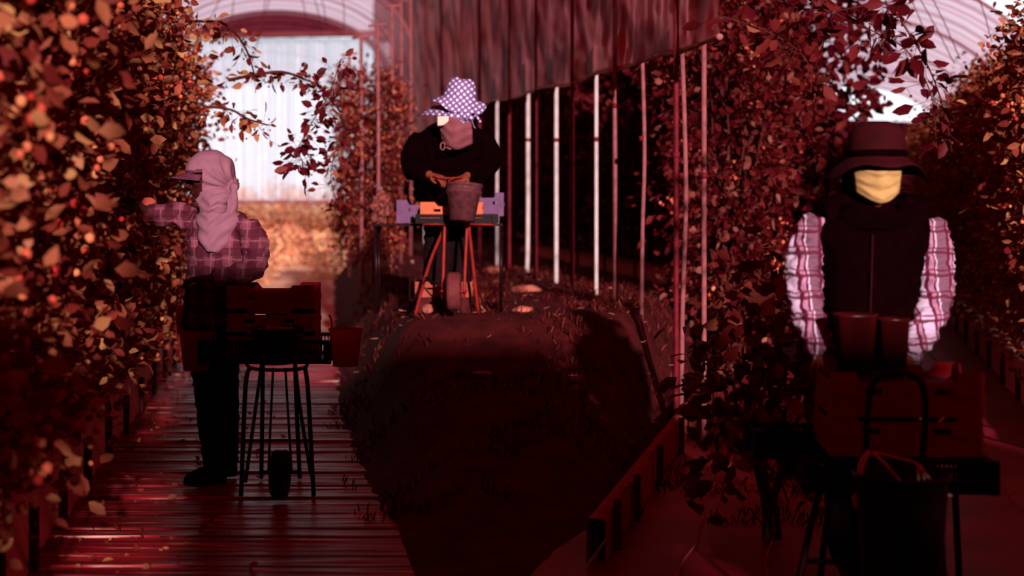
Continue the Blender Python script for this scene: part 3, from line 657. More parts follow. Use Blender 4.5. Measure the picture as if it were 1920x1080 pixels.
def bucket(name, rt, rb, h, m, label, loc, rot=None, cat='bucket', handle=True, band=True, hm=None, hang=False):
    r = empty(name, loc, label, cat)
    if rot: r.rotation_euler = rot
    b = BM(); t = .004
    pr = [(0.001, .0), (rb, .0), (rb + (rt - rb) * .72, h * .72), (rt * (1.03 if band else 1), h * .74), (rt * 1.03, h * .80), (rt * .985, h * .82), (rt, h * .93), (rt * 1.07, h * .95), (rt * 1.07, h), (rt * .98, h), (rt * .95, h * .9), (rb - t, t * 2), (0.001, t * 2)]
    if not band: pr = [(0.001, 0), (rb, 0), (rt, h * .96), (rt * 1.05, h * .965), (rt * 1.05, h), (rt * .97, h), (rb - t, t * 2), (0.001, t * 2)]
    lathe(b, (0, 0, 0), pr, 40); link('shell', b, m, r)
    if handle:
        b = BM(); tube(b, [(rt * 1.05 * math.cos(a), (-.5 if hang else -1) * rt * .8 * math.sin(a), h * .95 + rt * (.9 if hang else .35) * math.sin(a)) for a in np.linspace(0, math.pi, 16)], .0035, 6); link('bail_handle', b, hm or M['blackmetal'], r)
    return r
def wheel(r, c, rad, wd, m):
    b = BM(); rot = Matrix.Rotation(R(90), 3, 'Y')
    pr = [(rad * .62, -wd * .35), (rad * .85, -wd / 2), (rad * .97, -wd * .38), (rad, -wd * .2), (rad * .97, -wd * .12), (rad, 0), (rad * .97, wd * .12), (rad, wd * .2), (rad * .97, wd * .38), (rad * .85, wd / 2), (rad * .62, wd * .35), (rad * .62, -wd * .35)]
    lathe(b, c, pr, 36, rot=rot); w_ = link('tyre', b, m, r)
    b = BM(); lathe(b, c, [(.001, -wd * .3), (rad * .25, -wd * .3), (rad * .3, -wd * .1), (rad * .64, -wd * .08), (rad * .64, wd * .08), (rad * .3, wd * .1), (rad * .25, wd * .3), (.001, wd * .3)], 24, rot=rot); link('hub', b, M['blackmetal'], w_)
def tubes(r, nm, lst, rad, m, seg=8):
    for pts in lst: b = BM(); tube(b, smoothpath(pts, 5) if len(pts) > 2 else pts, rad, seg); link(nm, b, m, r)

# ---- trolley A (left)
a = Loc(520, 6.95, 0)
r = empty('picking_trolley', a.base, 'black tubular picking trolley with slender legs on the plank walk', 'trolley')
fl = lambda px, dy: Vector(((px - 960) / F * (6.95 + dy) - a.base.x, dy, .01))
tubes(r, 'leg', [[a(468, 690, -.15), a(460, 730, -.16), fl(452, -.2)], [a(572, 690, -.15), a(578, 740, -.16), fl(588, -.2)], [a(493, 672, .15), a(492, 760, .16), fl(490, .25)], [a(553, 672, .15), a(556, 760, .16), fl(562, .25)]], .011, M['blackmetal'])
tubes(r, 'frame_bar', [[a(462, 675, -.15), a(470, 690, -.15), a(520, 694, -.15), a(570, 690, -.15), a(576, 675, -.15)], [a(492, 672, .15), a(480, 760, 0), a(460, 905, -.12)], [a(553, 672, .15), a(562, 760, 0), a(583, 890, -.15)], [fl(490, .25) + Vector((0, 0, .03)), fl(562, .25) + Vector((0, 0, .03))]], .009, M['blackmetal'])
tubes(r, 'brace', [[a(455, 825, -.18), a(583, 825, -.18)], [a(492, 680, .1), a(493, 672, .2)]], .005, M['blackmetal'])
wheel(r, a(525, 880, -.28) * 1 + Vector((0, 0, 0)), .118, .075, M['blackplas'])
for o in r.children:
    if o.name.startswith('tyre'):
        zmin = min(v.co.z for v in o.data.vertices)
        for v in o.data.vertices: v.co.z -= zmin - .012
        for h_ in o.children:
            for v in h_.data.vertices: v.co.z -= zmin - .012
b = BM(); q = fl(525, -.28); tube(b, [q + Vector((-.07, 0, .13)), q + Vector((.07, 0, .13))], .008, 8); link('axle', b, M['blackmetal'], r)
tubes(r, 'wheel_fork', [[a(512, 690, -.15), q + Vector((-.055, 0, .13))], [a(535, 690, -.15), q + Vector((.055, 0, .13))]], .006, M['blackmetal'])
zt = a(510, 674, 0).z
tray('picking_tray', .60, .40, .115, M['blackplas'], 'black slotted tray lying on the left trolley under the stacked crates', a.base + Vector((a(510, 0).x, 0, zt)))
zt2 = zt + .014; cx0 = a.base.x + a(514, 0).x
for k, lb in enumerate(('lowest of the three dark red crates on the left trolley', 'middle one of the three dark red crates on the left trolley', 'topmost of the three dark red crates on the left trolley, open at the top')):
    crate('fruit_crate', .41, .30, .135, M['card'], lb, (cx0, a.Y + .02, zt2 + k * .112), 0)
pt = bucket('pot', .12, .075, .17, M['blackplas'], 'round black pot with fruit hung in front of the crates on the left trolley', a.base + Vector((a(519, 0, -.36).x, -.36, zt + .02)), handle=False)
bb = []; random.seed(2)
for k in range(40): t_ = random.uniform(0, 6.28); q_ = random.uniform(0, .085); bb.append((q_ * math.cos(t_), q_ * math.sin(t_), .135 + random.uniform(0, .03)))
o = merge_balls(bb, [.014] * 40, 'fruit', M['cardpk'], None); o.location = pt.location; tag(o, 'small pale fruit heaped in the black pot on the left trolley', 'fruit', kind='stuff')
def cup(px0, px1, py0, py1, dy, m, label, loc=a):
    rt = (px1 - px0) / 2 / F * (loc.Y + dy) / 1.05; h = (py1 - py0) / F * (loc.Y + dy); p = loc.base + loc((px0 + px1) / 2, py1, dy)
    return bucket('cup', rt, rt * .78, h, m, label, p, handle=False, band=False, cat='cup')
cup(336, 400, 622, 694, -.10, M['pinkpaper'], 'pink cup hanging at the left end of the left trolley, before the trousers')
cup(616, 680, 616, 686, -.10, M['pinkpaper'], 'pink cup hanging at the right end of the left trolley')
cup(328, 362, 574, 626, .35, M['pinkpaper'], 'small dim pink cup behind the trouser leg beside the hedge')
tubes(r, 'cup_hook', [[a(617, 590, -.1), a(622, 605, -.1), a(620, 640, -.1), a(605, 660, -.1)], [a(398, 595, -.1), a(401, 615, -.1), a(405, 650, -.1)]], .0045, M['redmetal'])

# ---- trolley B (middle, on the mound)
c = Loc(850, 9.2, berm((850 - 960) / F * 9.2, 9.2)); gz = 0
r = empty('picking_trolley', c.base, 'red tubular picking trolley with one front wheel on the mound', 'trolley')
def fl2(px, dy): X = (px - 960) / F * (9.2 + dy); return Vector((X - c.base.x, dy, berm(X, 9.2 + dy) - c.base.z + .008))
tubes(r, 'leg', [[c(834, 418, -.05), c(832, 480, -.08), c(830, 560, -.12)], [c(876, 422, -.05), c(873, 480, -.08), c(870, 560, -.12)], [c(832, 430, 0), c(805, 495, .05), fl2(778, .1)], [c(879, 425, 0), c(886, 490, .05), fl2(897, .1)]], .011, M['redmetal'])
tubes(r, 'frame_bar', [[c(795, 420, -.02), c(834, 420, -.02)], [c(878, 420, -.02), c(925, 421, -.02)], [c(795, 422, .3), c(925, 422, .3)], [c(795, 421, -.02), c(795, 422, .3)], [c(925, 421, -.02), c(925, 422, .3)]], .009, M['redmetal'])
tubes(r, 'brace', [[c(828, 548, -.1), c(872, 548, -.1)], [c(798, 520, .05), c(828, 538, -.1)], [c(770, 520, .1), c(768, 555, .1), c(776, 562, .1), c(800, 520, .05)]], .006, M['blackmetal'])
wc = c(851, 546, -.17); wheel(r, wc, .125, .095, M['rubber'])
b = BM(); tube(b, [wc + Vector((-.085, 0, 0)), wc + Vector((.085, 0, 0))], .009, 8); link('axle', b, M['redmetal'], r)
zt = c(0, 421).z + c.base.z + .008
tray('picking_tray', .50, .34, .06, M['blackplas'], 'dark slotted tray on the red trolley under the orange crate', (c.base.x + c(858, 0, .14).x, 9.2 + .14, zt))
crate('fruit_crate', .40, .30, .125, M['cardor'], 'bright orange crate on the red trolley behind the worn bucket', (c.base.x + c(848, 0, .14).x, 9.2 + .14, zt + .014), cat='crate')
crate('plastic_crate', .30, .26, .16, M['blueplas'], 'mauve blue plastic crate at the left end of the red trolley', (W(787, 0, 9.75).x, 9.78, W(0, 418, 9.75).z - .12 + .12), cat='crate')
crate('plastic_crate', .22, .24, .16, M['blueplas'], 'mauve blue plastic crate at the right end of the red trolley', (W(914, 0, 9.7).x, 9.72, W(0, 405, 9.7).z), cat='crate')
sp = W(772, 421, 9.75); st = empty('crate_stand', (sp.x, 9.78, berm(sp.x, 9.78)), 'low dark stand carrying the mauve crates behind the red trolley', 'stand')
H = W(0, 418, 9.75).z - berm(sp.x, 9.78) - .005
for x in (-.24, .17, .40, .62): 
    for y_ in (-.1, .1): b = BM(); tube(b, [(x, y_, 0), (x, y_, H - .01)], .012, 8); link('leg', b, M['blackmetal'], st)
b = BM(); box(b, (.17, 0, H - .008), (.92, .26, .014)); link('top_board', b, M['blackmetal'], st, smooth=False)
cp = crate('fruit_crate', .38, .28, .105, M['cardpk'], 'pinkish cardboard crate on the ground behind the wheel of the red trolley', (W(832, 0, 9.5).x, 9.62, berm(W(832, 0, 9.5).x, 9.6) + .11))
b = BM(); box(b, (0, 0, 0), (.36, .26, .10)); sl = W(832, 0, 9.5).x; tag(link('stone_block', b, M['stake'], smooth=False, loc=(sl, 9.62, berm(sl, 9.62) + .055)), 'dark block under the pinkish crate behind the trolley wheel', 'block')
bk = bucket('bucket', .112, .082, .235, M['bucketB'], 'worn dark bucket with a thick rim hanging from the woman\'s hands over the red trolley', c.base + c(866, 414, -.24), rot=(R(-8), R(4), 0), handle=False)
random.seed(14); bag = W(714, 405, 9.78); bag_o = BM(); ball(bag_o, (0, 0, .10), (.082, .075, .11), seg=48)
for v in bag_o.verts: k = v.co - Vector((0, 0, .1)); v.co += k.normalized() * (.035 * noise.noise(v.co * 22) + .015 * noise.noise(v.co * 60)); v.co.z = max(v.co.z, 0)
bag.z = sp.z * 0 + W(0, 418, 9.75).z - .001
tag(link('fruit_sack', bag_o, M['sack'], loc=bag), 'lumpy brown sack at the far left end of the low stand', 'sack')

# ---- trolley C (right, near)
d = Loc(1670, 4.75, 0)
r = empty('picking_trolley', d.base, 'black tubular picking trolley with an arched handle on the right red path', 'trolley')
def fl3(px, dy): X = (px - 960) / F * (4.75 + dy); return Vector((X - d.base.x, dy, .008))
tubes(r, 'leg', [[d(1545, 895, 0), d(1520, 985, -.02), fl3(1482, -.05)], [d(1760, 935, 0), d(1764, 1000, -.02), fl3(1772, -.05)], [d(1560, 890, .3), fl3(1535, .32)], [d(1790, 905, .3), fl3(1800, .32)]], .0125, M['blackmetal'])
tubes(r, 'frame_bar', [[d(1540, 897, 0), d(1665, 905, 0), d(1820, 912, 0)], [d(1560, 890, .3), d(1790, 905, .3)], [d(1505, 1052, -.03), d(1770, 1055, -.03)]], .011, M['blackmetal'])
tubes(r, 'arched_handle', [[d(1620, 905, -.08), d(1628, 760, -.08), d(1640, 715, -.08), d(1680, 697, -.08), d(1722, 712, -.08), d(1735, 760, -.08), d(1727, 905, -.08)]], .0115, M['blackplas'], 10)
zt = d.base.z + d(1665, 912, .1).z
tray('picking_tray', .62, .36, .115, M['blackplas'], 'wide black slotted tray on the right trolley below the two red crates', (d.base.x + d(1664, 0, .15).x, 4.75 + .15, zt), R(-2), legs=.0)
for k, lb in enumerate(('lower one of the two dark red crates on the right trolley', 'upper one of the two dark red crates on the right trolley, heaped with glinting film')):
    crate('fruit_crate', .505, .34, .15, M['card'], lb, (d.base.x + d(1682, 0, .17).x + .004 * k, 4.75 + .19, zt + .117 + k * .134), R(-3 + k), tab=.16)
b = BM(); g = []
for i in range(25):
    row = []
    for j in range(17):
        x = -.22 + .44 * i / 24; y_ = -.15 + .3 * j / 16; row.append(b.verts.new((x, y_, .02 * noise.noise(Vector((x * 14, y_ * 14, 3))) + .01 * noise.noise(Vector((x * 50, y_ * 40, 1))))))
    g.append(row)
for i in range(24):
    for j in range(16): b.faces.new((g[i][j], g[i + 1][j], g[i + 1][j + 1], g[i][j + 1]))
o = link('punnet_film', b, M['blueplas'], loc=(d.base.x + d(1682, 0, .17).x, 4.94, zt + .117 + .134 + .095)); tag(o, 'crinkled shiny film lying over the fruit in the upper red crate', 'film')
bucket('bucket', .145, .12, .34, M['blackplas'], 'large black bucket hanging in front of the right trolley', d.base + d(1690, 1088, -.32), handle=False, band=False)
rp = empty('rope', d.base, 'pale frayed strings tying the large black bucket to the right trolley', 'rope')
for pts in ([(1628, 845), (1612, 870), (1606, 920), (1602, 945)], [(1630, 848), (1616, 880), (1612, 920), (1603, 948)], [(1636, 848), (1680, 858), (1722, 872), (1735, 905)], [(1640, 852), (1660, 870), (1690, 905)], [(1725, 872), (1745, 900), (1775, 925), (1785, 930)], [(1722, 875), (1722, 905)], [(1600, 945), (1620, 935), (1645, 920), (1640, 900)], [(1598, 930), (1604, 948), (1612, 960)]):
    tubes(rp, 'string', [[d(x, y_, -.3 + .12 * (1 if y_ < 870 else 0)) for x, y_ in pts]], .0032, M['cream'])
tr = tray('picking_tray', .22, .2, .10, M['blackplas'], 'small black tray with bright slots left of the red crates', W(1468, 852, 5.2), 0)
tubes(r, 'side_bracket', [[d(1545, 895, 0), d(1500, 868, .3), d(1450, 850, .42)], [d(1560, 890, .3), d(1500, 856, .45)]], .008, M['blackmetal'])

# ------------------------------------------------ people
def hand(b, wrist, dirv, palm_n, s=1.0, curl=.5, side=1, thumb=.6):
    """palm, four bent fingers of unequal length and a thumb from the side of the palm"""
    d_ = Vector(dirv).normalized(); n_ = Vector(palm_n); n_ = (n_ - d_ * n_.dot(d_)).normalized(); x = d_.cross(n_) * side
    wr = Vector(wrist); L_ = .09 * s
    rings(b, [(wr - d_ * .02 * s, x * .026 * s, n_ * .019 * s), (wr + d_ * .01 * s, x * .028 * s, n_ * .017 * s), (wr + d_ * .05 * s, x * .040 * s, n_ * .016 * s), (wr + d_ * L_, x * .041 * s, n_ * .013 * s)], 14)
    for k, (off, ln) in enumerate(((-.031, .066), (-.0105, .075), (.0105, .070), (.030, .055))):
        p = wr + d_ * (L_ - .008) + x * off * s; pts = [p - d_ * .02 * s]; cur = d_.copy(); q = p; ang = 0; pts.append(q)
        for j, fr in enumerate((.46, .30, .24)):
            ang += curl * (.55, .75, .6)[j] * (1 + .12 * (k - 1.5)); cur = (d_ * math.cos(ang) + n_ * math.sin(ang) + x * off * 3).normalized()
            q = q + cur * ln * fr * s * 1.1; pts.append(q)
        tube(b, pts, [.0088 * s, .0092 * s, .0085 * s, .0078 * s, .0062 * s], 10)
    t0 = wr + d_ * .028 * s - x * .028 * s; t1 = t0 - x * .026 * s + d_ * .026 * s + n_ * .012 * s * thumb; t2 = t1 + d_ * .026 * s - x * .006 * s + n_ * .016 * s * thumb; t3 = t2 + d_ * .018 * s + n_ * .010 * s * thumb
    tube(b, [t0 + x * .012, t0, t1, t2, t3], [.012 * s, .0125 * s, .0105 * s, .0092 * s, .007 * s], 10)
def head(b, c, face, up, s=1.0):
    f_ = Vector(face).normalized(); u = Vector(up); u = (u - f_ * u.dot(f_)).normalized(); x = f_.cross(u)
    rot = Matrix((x, f_, u)).transposed(); c = Vector(c)
    ball(b, c + u * .02 * s, (.075 * s, .095 * s, .10 * s), rot, 24)                     # skull
    ball(b, c + f_ * .03 * s - u * .05 * s, (.056 * s, .062 * s, .068 * s), rot, 20)     # jaw
    ball(b, c + f_ * .078 * s - u * .098 * s, (.022 * s, .018 * s, .016 * s), rot, 12)   # chin
    tube(b, [c + f_ * .088 * s + u * .018 * s, c + f_ * .106 * s - u * .012 * s, c + f_ * .116 * s - u * .03 * s, c + f_ * .09 * s - u * .04 * s], [.008 * s, .011 * s, .016 * s, .008 * s], 10)
    tube(b, [c + f_ * .086 * s + x * .05 * s + u * .03 * s, c + f_ * .098 * s + u * .034 * s, c + f_ * .086 * s - x * .05 * s + u * .03 * s], .009 * s, 8)   # brow
    tube(b, [c + f_ * .088 * s + x * .024 * s - u * .066 * s, c + f_ * .096 * s - u * .064 * s, c + f_ * .088 * s - x * .024 * s - u * .066 * s], .0075 * s, 8)  # lips
    for k in (-1, 1):
        ball(b, c + x * .077 * s * k - u * .005 * s, (.008 * s, .02 * s, .032 * s), rot, 12)                                                                    # ears
        ball(b, c + f_ * .066 * s + x * .036 * s * k - u * .02 * s, (.026 * s, .022 * s, .02 * s), rot, 12)
    return x, f_, u, rot
def eyes(parent, c, fr, s=1.0):
    x, f_, u, rot = fr
    for k in (-1, 1):
        b = BM(); ball(b, Vector(c) + f_ * .083 * s + x * .031 * s * k + u * .008 * s, (.012 * s, .010 * s, .008 * s), rot, 12); link('eye', b, M['black'], parent)
def ellrings(L, lst, yaw=0):
    """lst: (px, py, dy, half width m, half depth m, [tilt])"""
    out = []; cy, sy = math.cos(yaw), math.sin(yaw)
    for e in lst:
        px, py, dy, hw_, hd = e[:5]; out.append((L(px, py, dy), Vector((cy, sy, 0)) * hw_, Vector((-sy, cy, 0)) * hd))
    return out
def densify(rr, k=3):
    out = []
    for i in range(len(rr) - 1):
        for j in range(k):
            t = j / k; out.append(tuple(rr[i][q].lerp(rr[i + 1][q], t) for q in range(3)))
    out.append(rr[-1]); return out
def shoe(b, ankle, toe, s=1.0, high=.12):
    a_ = Vector(ankle); t = Vector(toe); g_ = Vector((t.x - a_.x, t.y - a_.y, 0)); g_.normalize(); x = Vector((0, 0, 1)).cross(g_); z0 = t.z
    heel = Vector((a_.x, a_.y, z0)) - g_ * .05 * s; L_ = (Vector((t.x, t.y, z0)) - heel).length
    rr = []
    for fr, hw_, hh in ((0, .022, .03), (.06, .035, .045), (.2, .038, .055), (.4, .038, .048), (.65, .048, .036), (.85, .044, .028), (.97, .028, .02), (1, .012, .012)):
        rr.append((heel + g_ * L_ * fr + Vector((0, 0, hh * s)), x * hw_ * s, Vector((0, 0, hh * s))))
    rings(b, densify(rr, 2), 16)
    tube(b, [Vector((a_.x, a_.y, z0 + .05)), a_ + Vector((0, 0, high * .5)), a_ + Vector((0, 0, high))], [.045 * s, .045 * s, .052 * s], 14)
    box(b, heel + g_ * L_ * .5 + Vector((0, 0, .01)), (.01, .01, .01))

# ---- person A: left, faces left, three quarters to the viewer
A = Loc(405, 7.1, 0); p = empty('person', A.base, 'person in lilac headcloth over a cap and plaid shirt, reaching into the left hedge', 'person')
hc = A(392, 336, 0); fa = Vector((-.93, -.36, -.05))
b = BM(); fr = head(b, hc, fa, (0, 0, 1), 1.0)
limb(b, [A(402, 352, .01), A(408, 400, .02)], [.055, .062])
rings(b, densify(ellrings(A, [(412, 398, .02, .12, .07), (412, 425, .02, .165, .09), (410, 500, .02, .145, .095), (400, 580, .02, .13, .095), (398, 640, .02, .15, .10), (398, 670, .02, .13, .09)], R(-25))), 20)
la = [A(462, 422, -.08), A(478, 462, -.12), A(474, 503, -.16), A(435, 516, -.22), A(398, 521, -.26)]; ra = [A(362, 412, .10), A(334, 402, .12), A(312, 404, .12), A(285, 402, .10), A(272, 396, .08)]
limb(b, la, [.05, .045, .038, .033, .026]); limb(b, ra, [.05, .045, .038, .033, .026])
hand(b, la[-1], A(360, 524, -.27) - la[-1], (0, .2, -1), 1.0, .5, 1); hand(b, ra[-1], Vector((-.8, -.3, .45)), (0, -1, -.4), 1.0, .7, 1)
lg = [[A(388, 655, -.03), A(396, 760, -.05), A(404, 872, -.02)], [A(412, 655, .12), A(420, 765, .10), A(424, 868, .14)]]
for q in lg: limb(b, q, [.085, .06, .042])
link('body', fuse(b, .006, 4), M['skindark'], p); eyes(p, hc, fr)
b = BM(); rings(b, densify(ellrings(A, [(410, 392, .02, .07, .06), (412, 402, .02, .145, .08), (414, 425, .02, .19, .105), (412, 470, .02, .185, .115), (408, 520, .02, .172, .12), (402, 575, .02, .17, .12), (400, 612, .02, .178, .12)], R(-25))), 28)
limb(b, la, [.066, .068, .062, .052, .042]); limb(b, ra, [.066, .064, .056, .05, .040])
sh_ = link('shirt', fuse(b, .009, 3, folds(.010, 11, 20)), M['plaidA'], p)
b = BM(); rings(b, densify(ellrings(A, [(399, 600, .03, .155, .11), (398, 660, .03, .155, .115)], R(-25))), 24)
for q in lg: limb(b, [q[0], q[1], q[2]], [.098, .075, .060])
link('trousers', fuse(b, .010, 3, folds(.007, 14, 22, 3)), M['jeans'], p)
for q, tx_ in ((lg[0], 348), (lg[1], 378)):
    b = BM(); dy = q[2].y; t_ = Vector(((tx_ - 960) / F * (7.1 + dy) - A.base.x, dy - .05, .006)); shoe(b, q[2], t_, 1.12, .14); link('boot', fuse(b, .008, 3), M['boot'], p)
# cap, its visor, and the cloth tied over it
x, f_, u, rot = fr
b = BM(); pr = [(.100 * math.cos(t) ** .8 if t < 1.57 else .001, .105 * math.sin(t)) for t in np.linspace(0, 1.5, 9)] + [(.001, .105)]
lathe(b, hc + u * .035, pr, 28, 1.0, 1.12, rot); cap = link('cap', b, M['capdark'], p)
b = BM(); g = []
for i in range(9):
    t = i / 8; row = []
    for j in range(13):
        an = R(-62 + 124 * j / 12); q = .092 + (.088 * math.cos(an * 1.1)) * t
        P_ = hc + u * (.042 - .025 * t - .028 * (math.sin(an) ** 2)) + (f_ * math.cos(an) * 1.08 + x * math.sin(an) * .88) * q; row.append(b.verts.new(P_))
    g.append(row)
for i in range(8):
    for j in range(12): b.faces.new((g[i][j], g[i + 1][j], g[i + 1][j + 1], g[i][j + 1]))
vz = link('visor', b, M['capdark'], cap); vz.modifiers.new('s', 'SOLIDIFY').thickness = .005
# head cloth: dome over the skull, pulled to a knot behind, drape to the chest
b = BM(); ball(b, hc + u * .034 - f_ * .008, (.109, .126, .115), rot, 32)
kn = A(439, 352, -.03)
tube(b, smoothpath([hc - u * .02 - f_ * .03 + x * .0, hc - f_ * .10 - u * .03, kn], 4), interp([.085, .05, .018], 4), 18)
tube(b, smoothpath([hc + f_ * .052 - u * .045, hc - u * .075, A(415, 388, -.02)], 4), interp([.062, .085, .085], 4), 22)
rings(b, densify([(A(408, 378, -.02), x * .075, f_ * .07), (A(412, 400, -.03), Vector((.115, 0, 0)), Vector((0, .105, 0))), (A(410, 430, -.06), Vector((.105, 0, 0)), Vector((0, .085, 0))), (A(402, 455, -.085), Vector((.075, 0, 0)), Vector((0, .055, 0))), (A(397, 474, -.10), Vector((.03, 0, 0)), Vector((0, .03, 0)))], 4), 26)
ball(b, kn, (.022, .02, .026)); tube(b, [kn, A(443, 372, -.05), A(436, 400, -.08)], [.014, .022, .03], 12, .5); tube(b, [kn, A(430, 378, -.07), A(424, 410, -.10)], [.014, .02, .03], 12, .5)
def wrA(pp, n_):
    v = pp - kn; rr_ = v.length; an = math.atan2(v.z, v.x); s_ = .0095 * math.sin(an * 17 + rr_ * 22) * min(1, rr_ * 9) * max(0, 1 - rr_ / .28)
    lo = max(0, min(1, (hc.z - .06 - pp.z) / .06)); return s_ * (1 - lo) + lo * .005 * math.sin(pp.z * 75 - 70 * abs(pp.x - A(400, 0).x) + 2 * nz(pp, (6, 6, 6)))
hcloth = fuse(b, .007, 4, wrA)
bmh = BM(); bmh.from_mesh(hcloth)      # open the face window under the visor
dl = []
for v in bmh.verts:
    q = v.co - hc
    if q.dot(f_) > .05 and -.06 < q.dot(u) < .045: dl.append(v)
bmesh.ops.delete(bmh, geom=dl, context='VERTS'); link('headcloth', bmh, M['lilac'], p)

# ---- person C: right, faces the viewer
Cn = Loc(1635, 5.3, 0); p = empty('person', Cn.base, 'person in dark wide-brimmed hat, yellow mask, black vest and white plaid sleeves', 'person')
hc = Cn(1637, 328, -.04); b = BM(); fr = head(b, hc, (-.04, -1, -.12), (0, 0, 1), 1.0); x, f_, u, rot = fr
limb(b, [Cn(1638, 350, 0), Cn(1638, 395, .02)], [.06, .065])
rings(b, densify(ellrings(Cn, [(1638, 388, .02, .12, .07), (1638, 410, .02, .20, .10), (1636, 470, .02, .18, .11), (1632, 560, .02, .15, .11), (1630, 640, .02, .16, .11), (1630, 720, .02, .16, .11)], 0)), 20)
la = [Cn(1535, 425, .02), Cn(1512, 480, .01), Cn(1508, 545, -.03), Cn(1518, 600, -.12), Cn(1540, 655, -.20)]
ra = [Cn(1738, 430, .02), Cn(1750, 490, .01), Cn(1752, 560, -.04), Cn(1735, 610, -.12), Cn(1708, 664, -.24)]
limb(b, la, [.056, .05, .042, .036, .028]); limb(b, ra, [.056, .05, .042, .036, .028])
hand(b, ra[-1], Vector((-.12, -.35, -1)), (-.35, .9, 0), 1.05, .55, -1); hand(b, la[-1], Vector((.25, -.3, -1)), (.3, .9, 0), 1.05, .55, 1)
lg = [[Cn(1590, 720, .03), Cn(1588, 900, .0), Cn(1585, 1040, .04)], [Cn(1675, 720, .03), Cn(1678, 900, 0), Cn(1680, 1040, .04)]]
for q in lg: limb(b, q, [.09, .06, .042])
link('body', fuse(b, .006, 4), M['skin'], p); eyes(p, hc, fr)
for nm, ar, of in (('sleeve', la, 0), ('sleeve', ra, 4)):
    b = BM(); limb(b, [ar[0] + (ar[0] - ar[1]) * .25] + ar, [.05, .076, .074, .066, .058, .046], 5, 20)
    e = (ar[-1] - ar[-2]).normalized(); tube(b, [ar[-1] - e * .01, ar[-1] + e * .028], .046, 20)
    link(nm, fuse(b, .006, 2, folds(.011, 10, 26, of)), M['plaidC'], p)
b = BM(); rings(b, densify(ellrings(Cn, [(1640, 372, .0, .085, .085), (1640, 388, .0, .14, .11), (1638, 408, .0, .20, .125), (1637, 432, -.01, .222, .135), (1636, 480, -.02, .195, .14), (1634, 540, -.02, .178, .14), (1631, 600, -.02, .172, .14), (1630, 660, -.01, .178, .14), (1630, 700, 0, .178, .135)], 0)), 32)
limb(b, [Cn(1600, 392, 0), Cn(1550, 412, .01)], [.07, .085]); limb(b, [Cn(1680, 392, 0), Cn(1722, 412, .01)], [.07, .085])
def quilt(pp, n_): return .006 * abs(math.sin(pp.z * 36 + .6 * nz(pp, (6, 6, 6)))) + .004 * nz(pp, (14, 14, 30)) - .003
v_ = link('vest', fuse(b, .008, 3, quilt), M['vest'], p)
b = BM(); tube(b, [Cn(1636, 440, -.165), Cn(1634, 520, -.172), Cn(1631, 600, -.17), Cn(1630, 690, -.15)], .006, 8, .6); link('zip', b, M['hatC'], v_)
b = BM(); rings(b, densify(ellrings(Cn, [(1630, 690, .02, .165, .12), (1630, 740, .02, .17, .12)], 0)), 24)
for q in lg: limb(b, q, [.10, .085, .07])
link('trousers', fuse(b, .012, 2, folds(.006, 12, 18, 2)), M['jeans'], p)
for q in lg:
    b = BM(); shoe(b, q[2], Vector((q[2].x, q[2].y - .2, .006)), 1.1, .12); link('boot', fuse(b, .009, 2), M['boot'], p)
# black hood/scarf around face and neck with an opening for the mask
b = BM(); ball(b, hc + u * .005 - f_ * .02, (.108, .108, .13), rot, 28)
rings(b, densify([(hc - u * .06 - f_ * .02, x * .115, f_ * .11), (Cn(1638, 385, 0), Vector((.15, 0, 0)), Vector((0, .13, 0))), (Cn(1638, 410, 0), Vector((.19, 0, 0)), Vector((0, .145, 0))), (Cn(1636, 430, -.03), Vector((.15, 0, 0)), Vector((0, .13, 0)))], 4), 28)
me = fuse(b, .008, 3, folds(.007, 12, 22, 9)); bmh = BM(); bmh.from_mesh(me)
dl = [v for v in bmh.verts if (v.co - hc).dot(f_) > .03 and abs((v.co - hc).dot(x)) < .088 - .3 * max(0, -.06 - (v.co - hc).dot(u)) and -.125 < (v.co - hc).dot(u) < .06]
bmesh.ops.delete(bmh, geom=dl, context='VERTS'); link('hood', bmh, M['black'], p)
# yellow mask: folded cloth from cheek to cheek, pointed under the chin
b = BM(); g = []; top_, bot_ = Cn(0, 318, -.15).z, Cn(0, 382, -.15).z
for i in range(25):
    t = -1 + 2 * i / 24; row = []
    for j in range(19):
        s_ = j / 18; zlow = bot_ + (abs(t) ** 1.5) * .045 * 1.0; z = top_ + (zlow - top_) * s_
        hwm = .0925 * (1 - .10 * s_); xx = t * hwm; dep = .128 * math.sqrt(max(0, 1 - (t * .88) ** 2)) + .012 * math.exp(-(t * 3) ** 2) * (1 - s_)
        fold = .0065 * math.sin(s_ * 17 + 1.6 * t * t + 2.2 * noise.noise(Vector((t * 2, s_ * 4, 0)))) * (1 - abs(t) ** 4) + .003 * noise.noise(Vector((t * 5, s_ * 16, 2)))
        row.append(b.verts.new(Vector((hc.x + xx + .002, hc.y - dep - fold + .008, z))))
    g.append(row)
for i in range(24):
    for j in range(18): b.faces.new((g[i][j], g[i + 1][j], g[i + 1][j + 1], g[i][j + 1]))
mk = link('face_mask', b, M['mask'], p); mk.modifiers.new('s', 'SOLIDIFY').thickness = .003
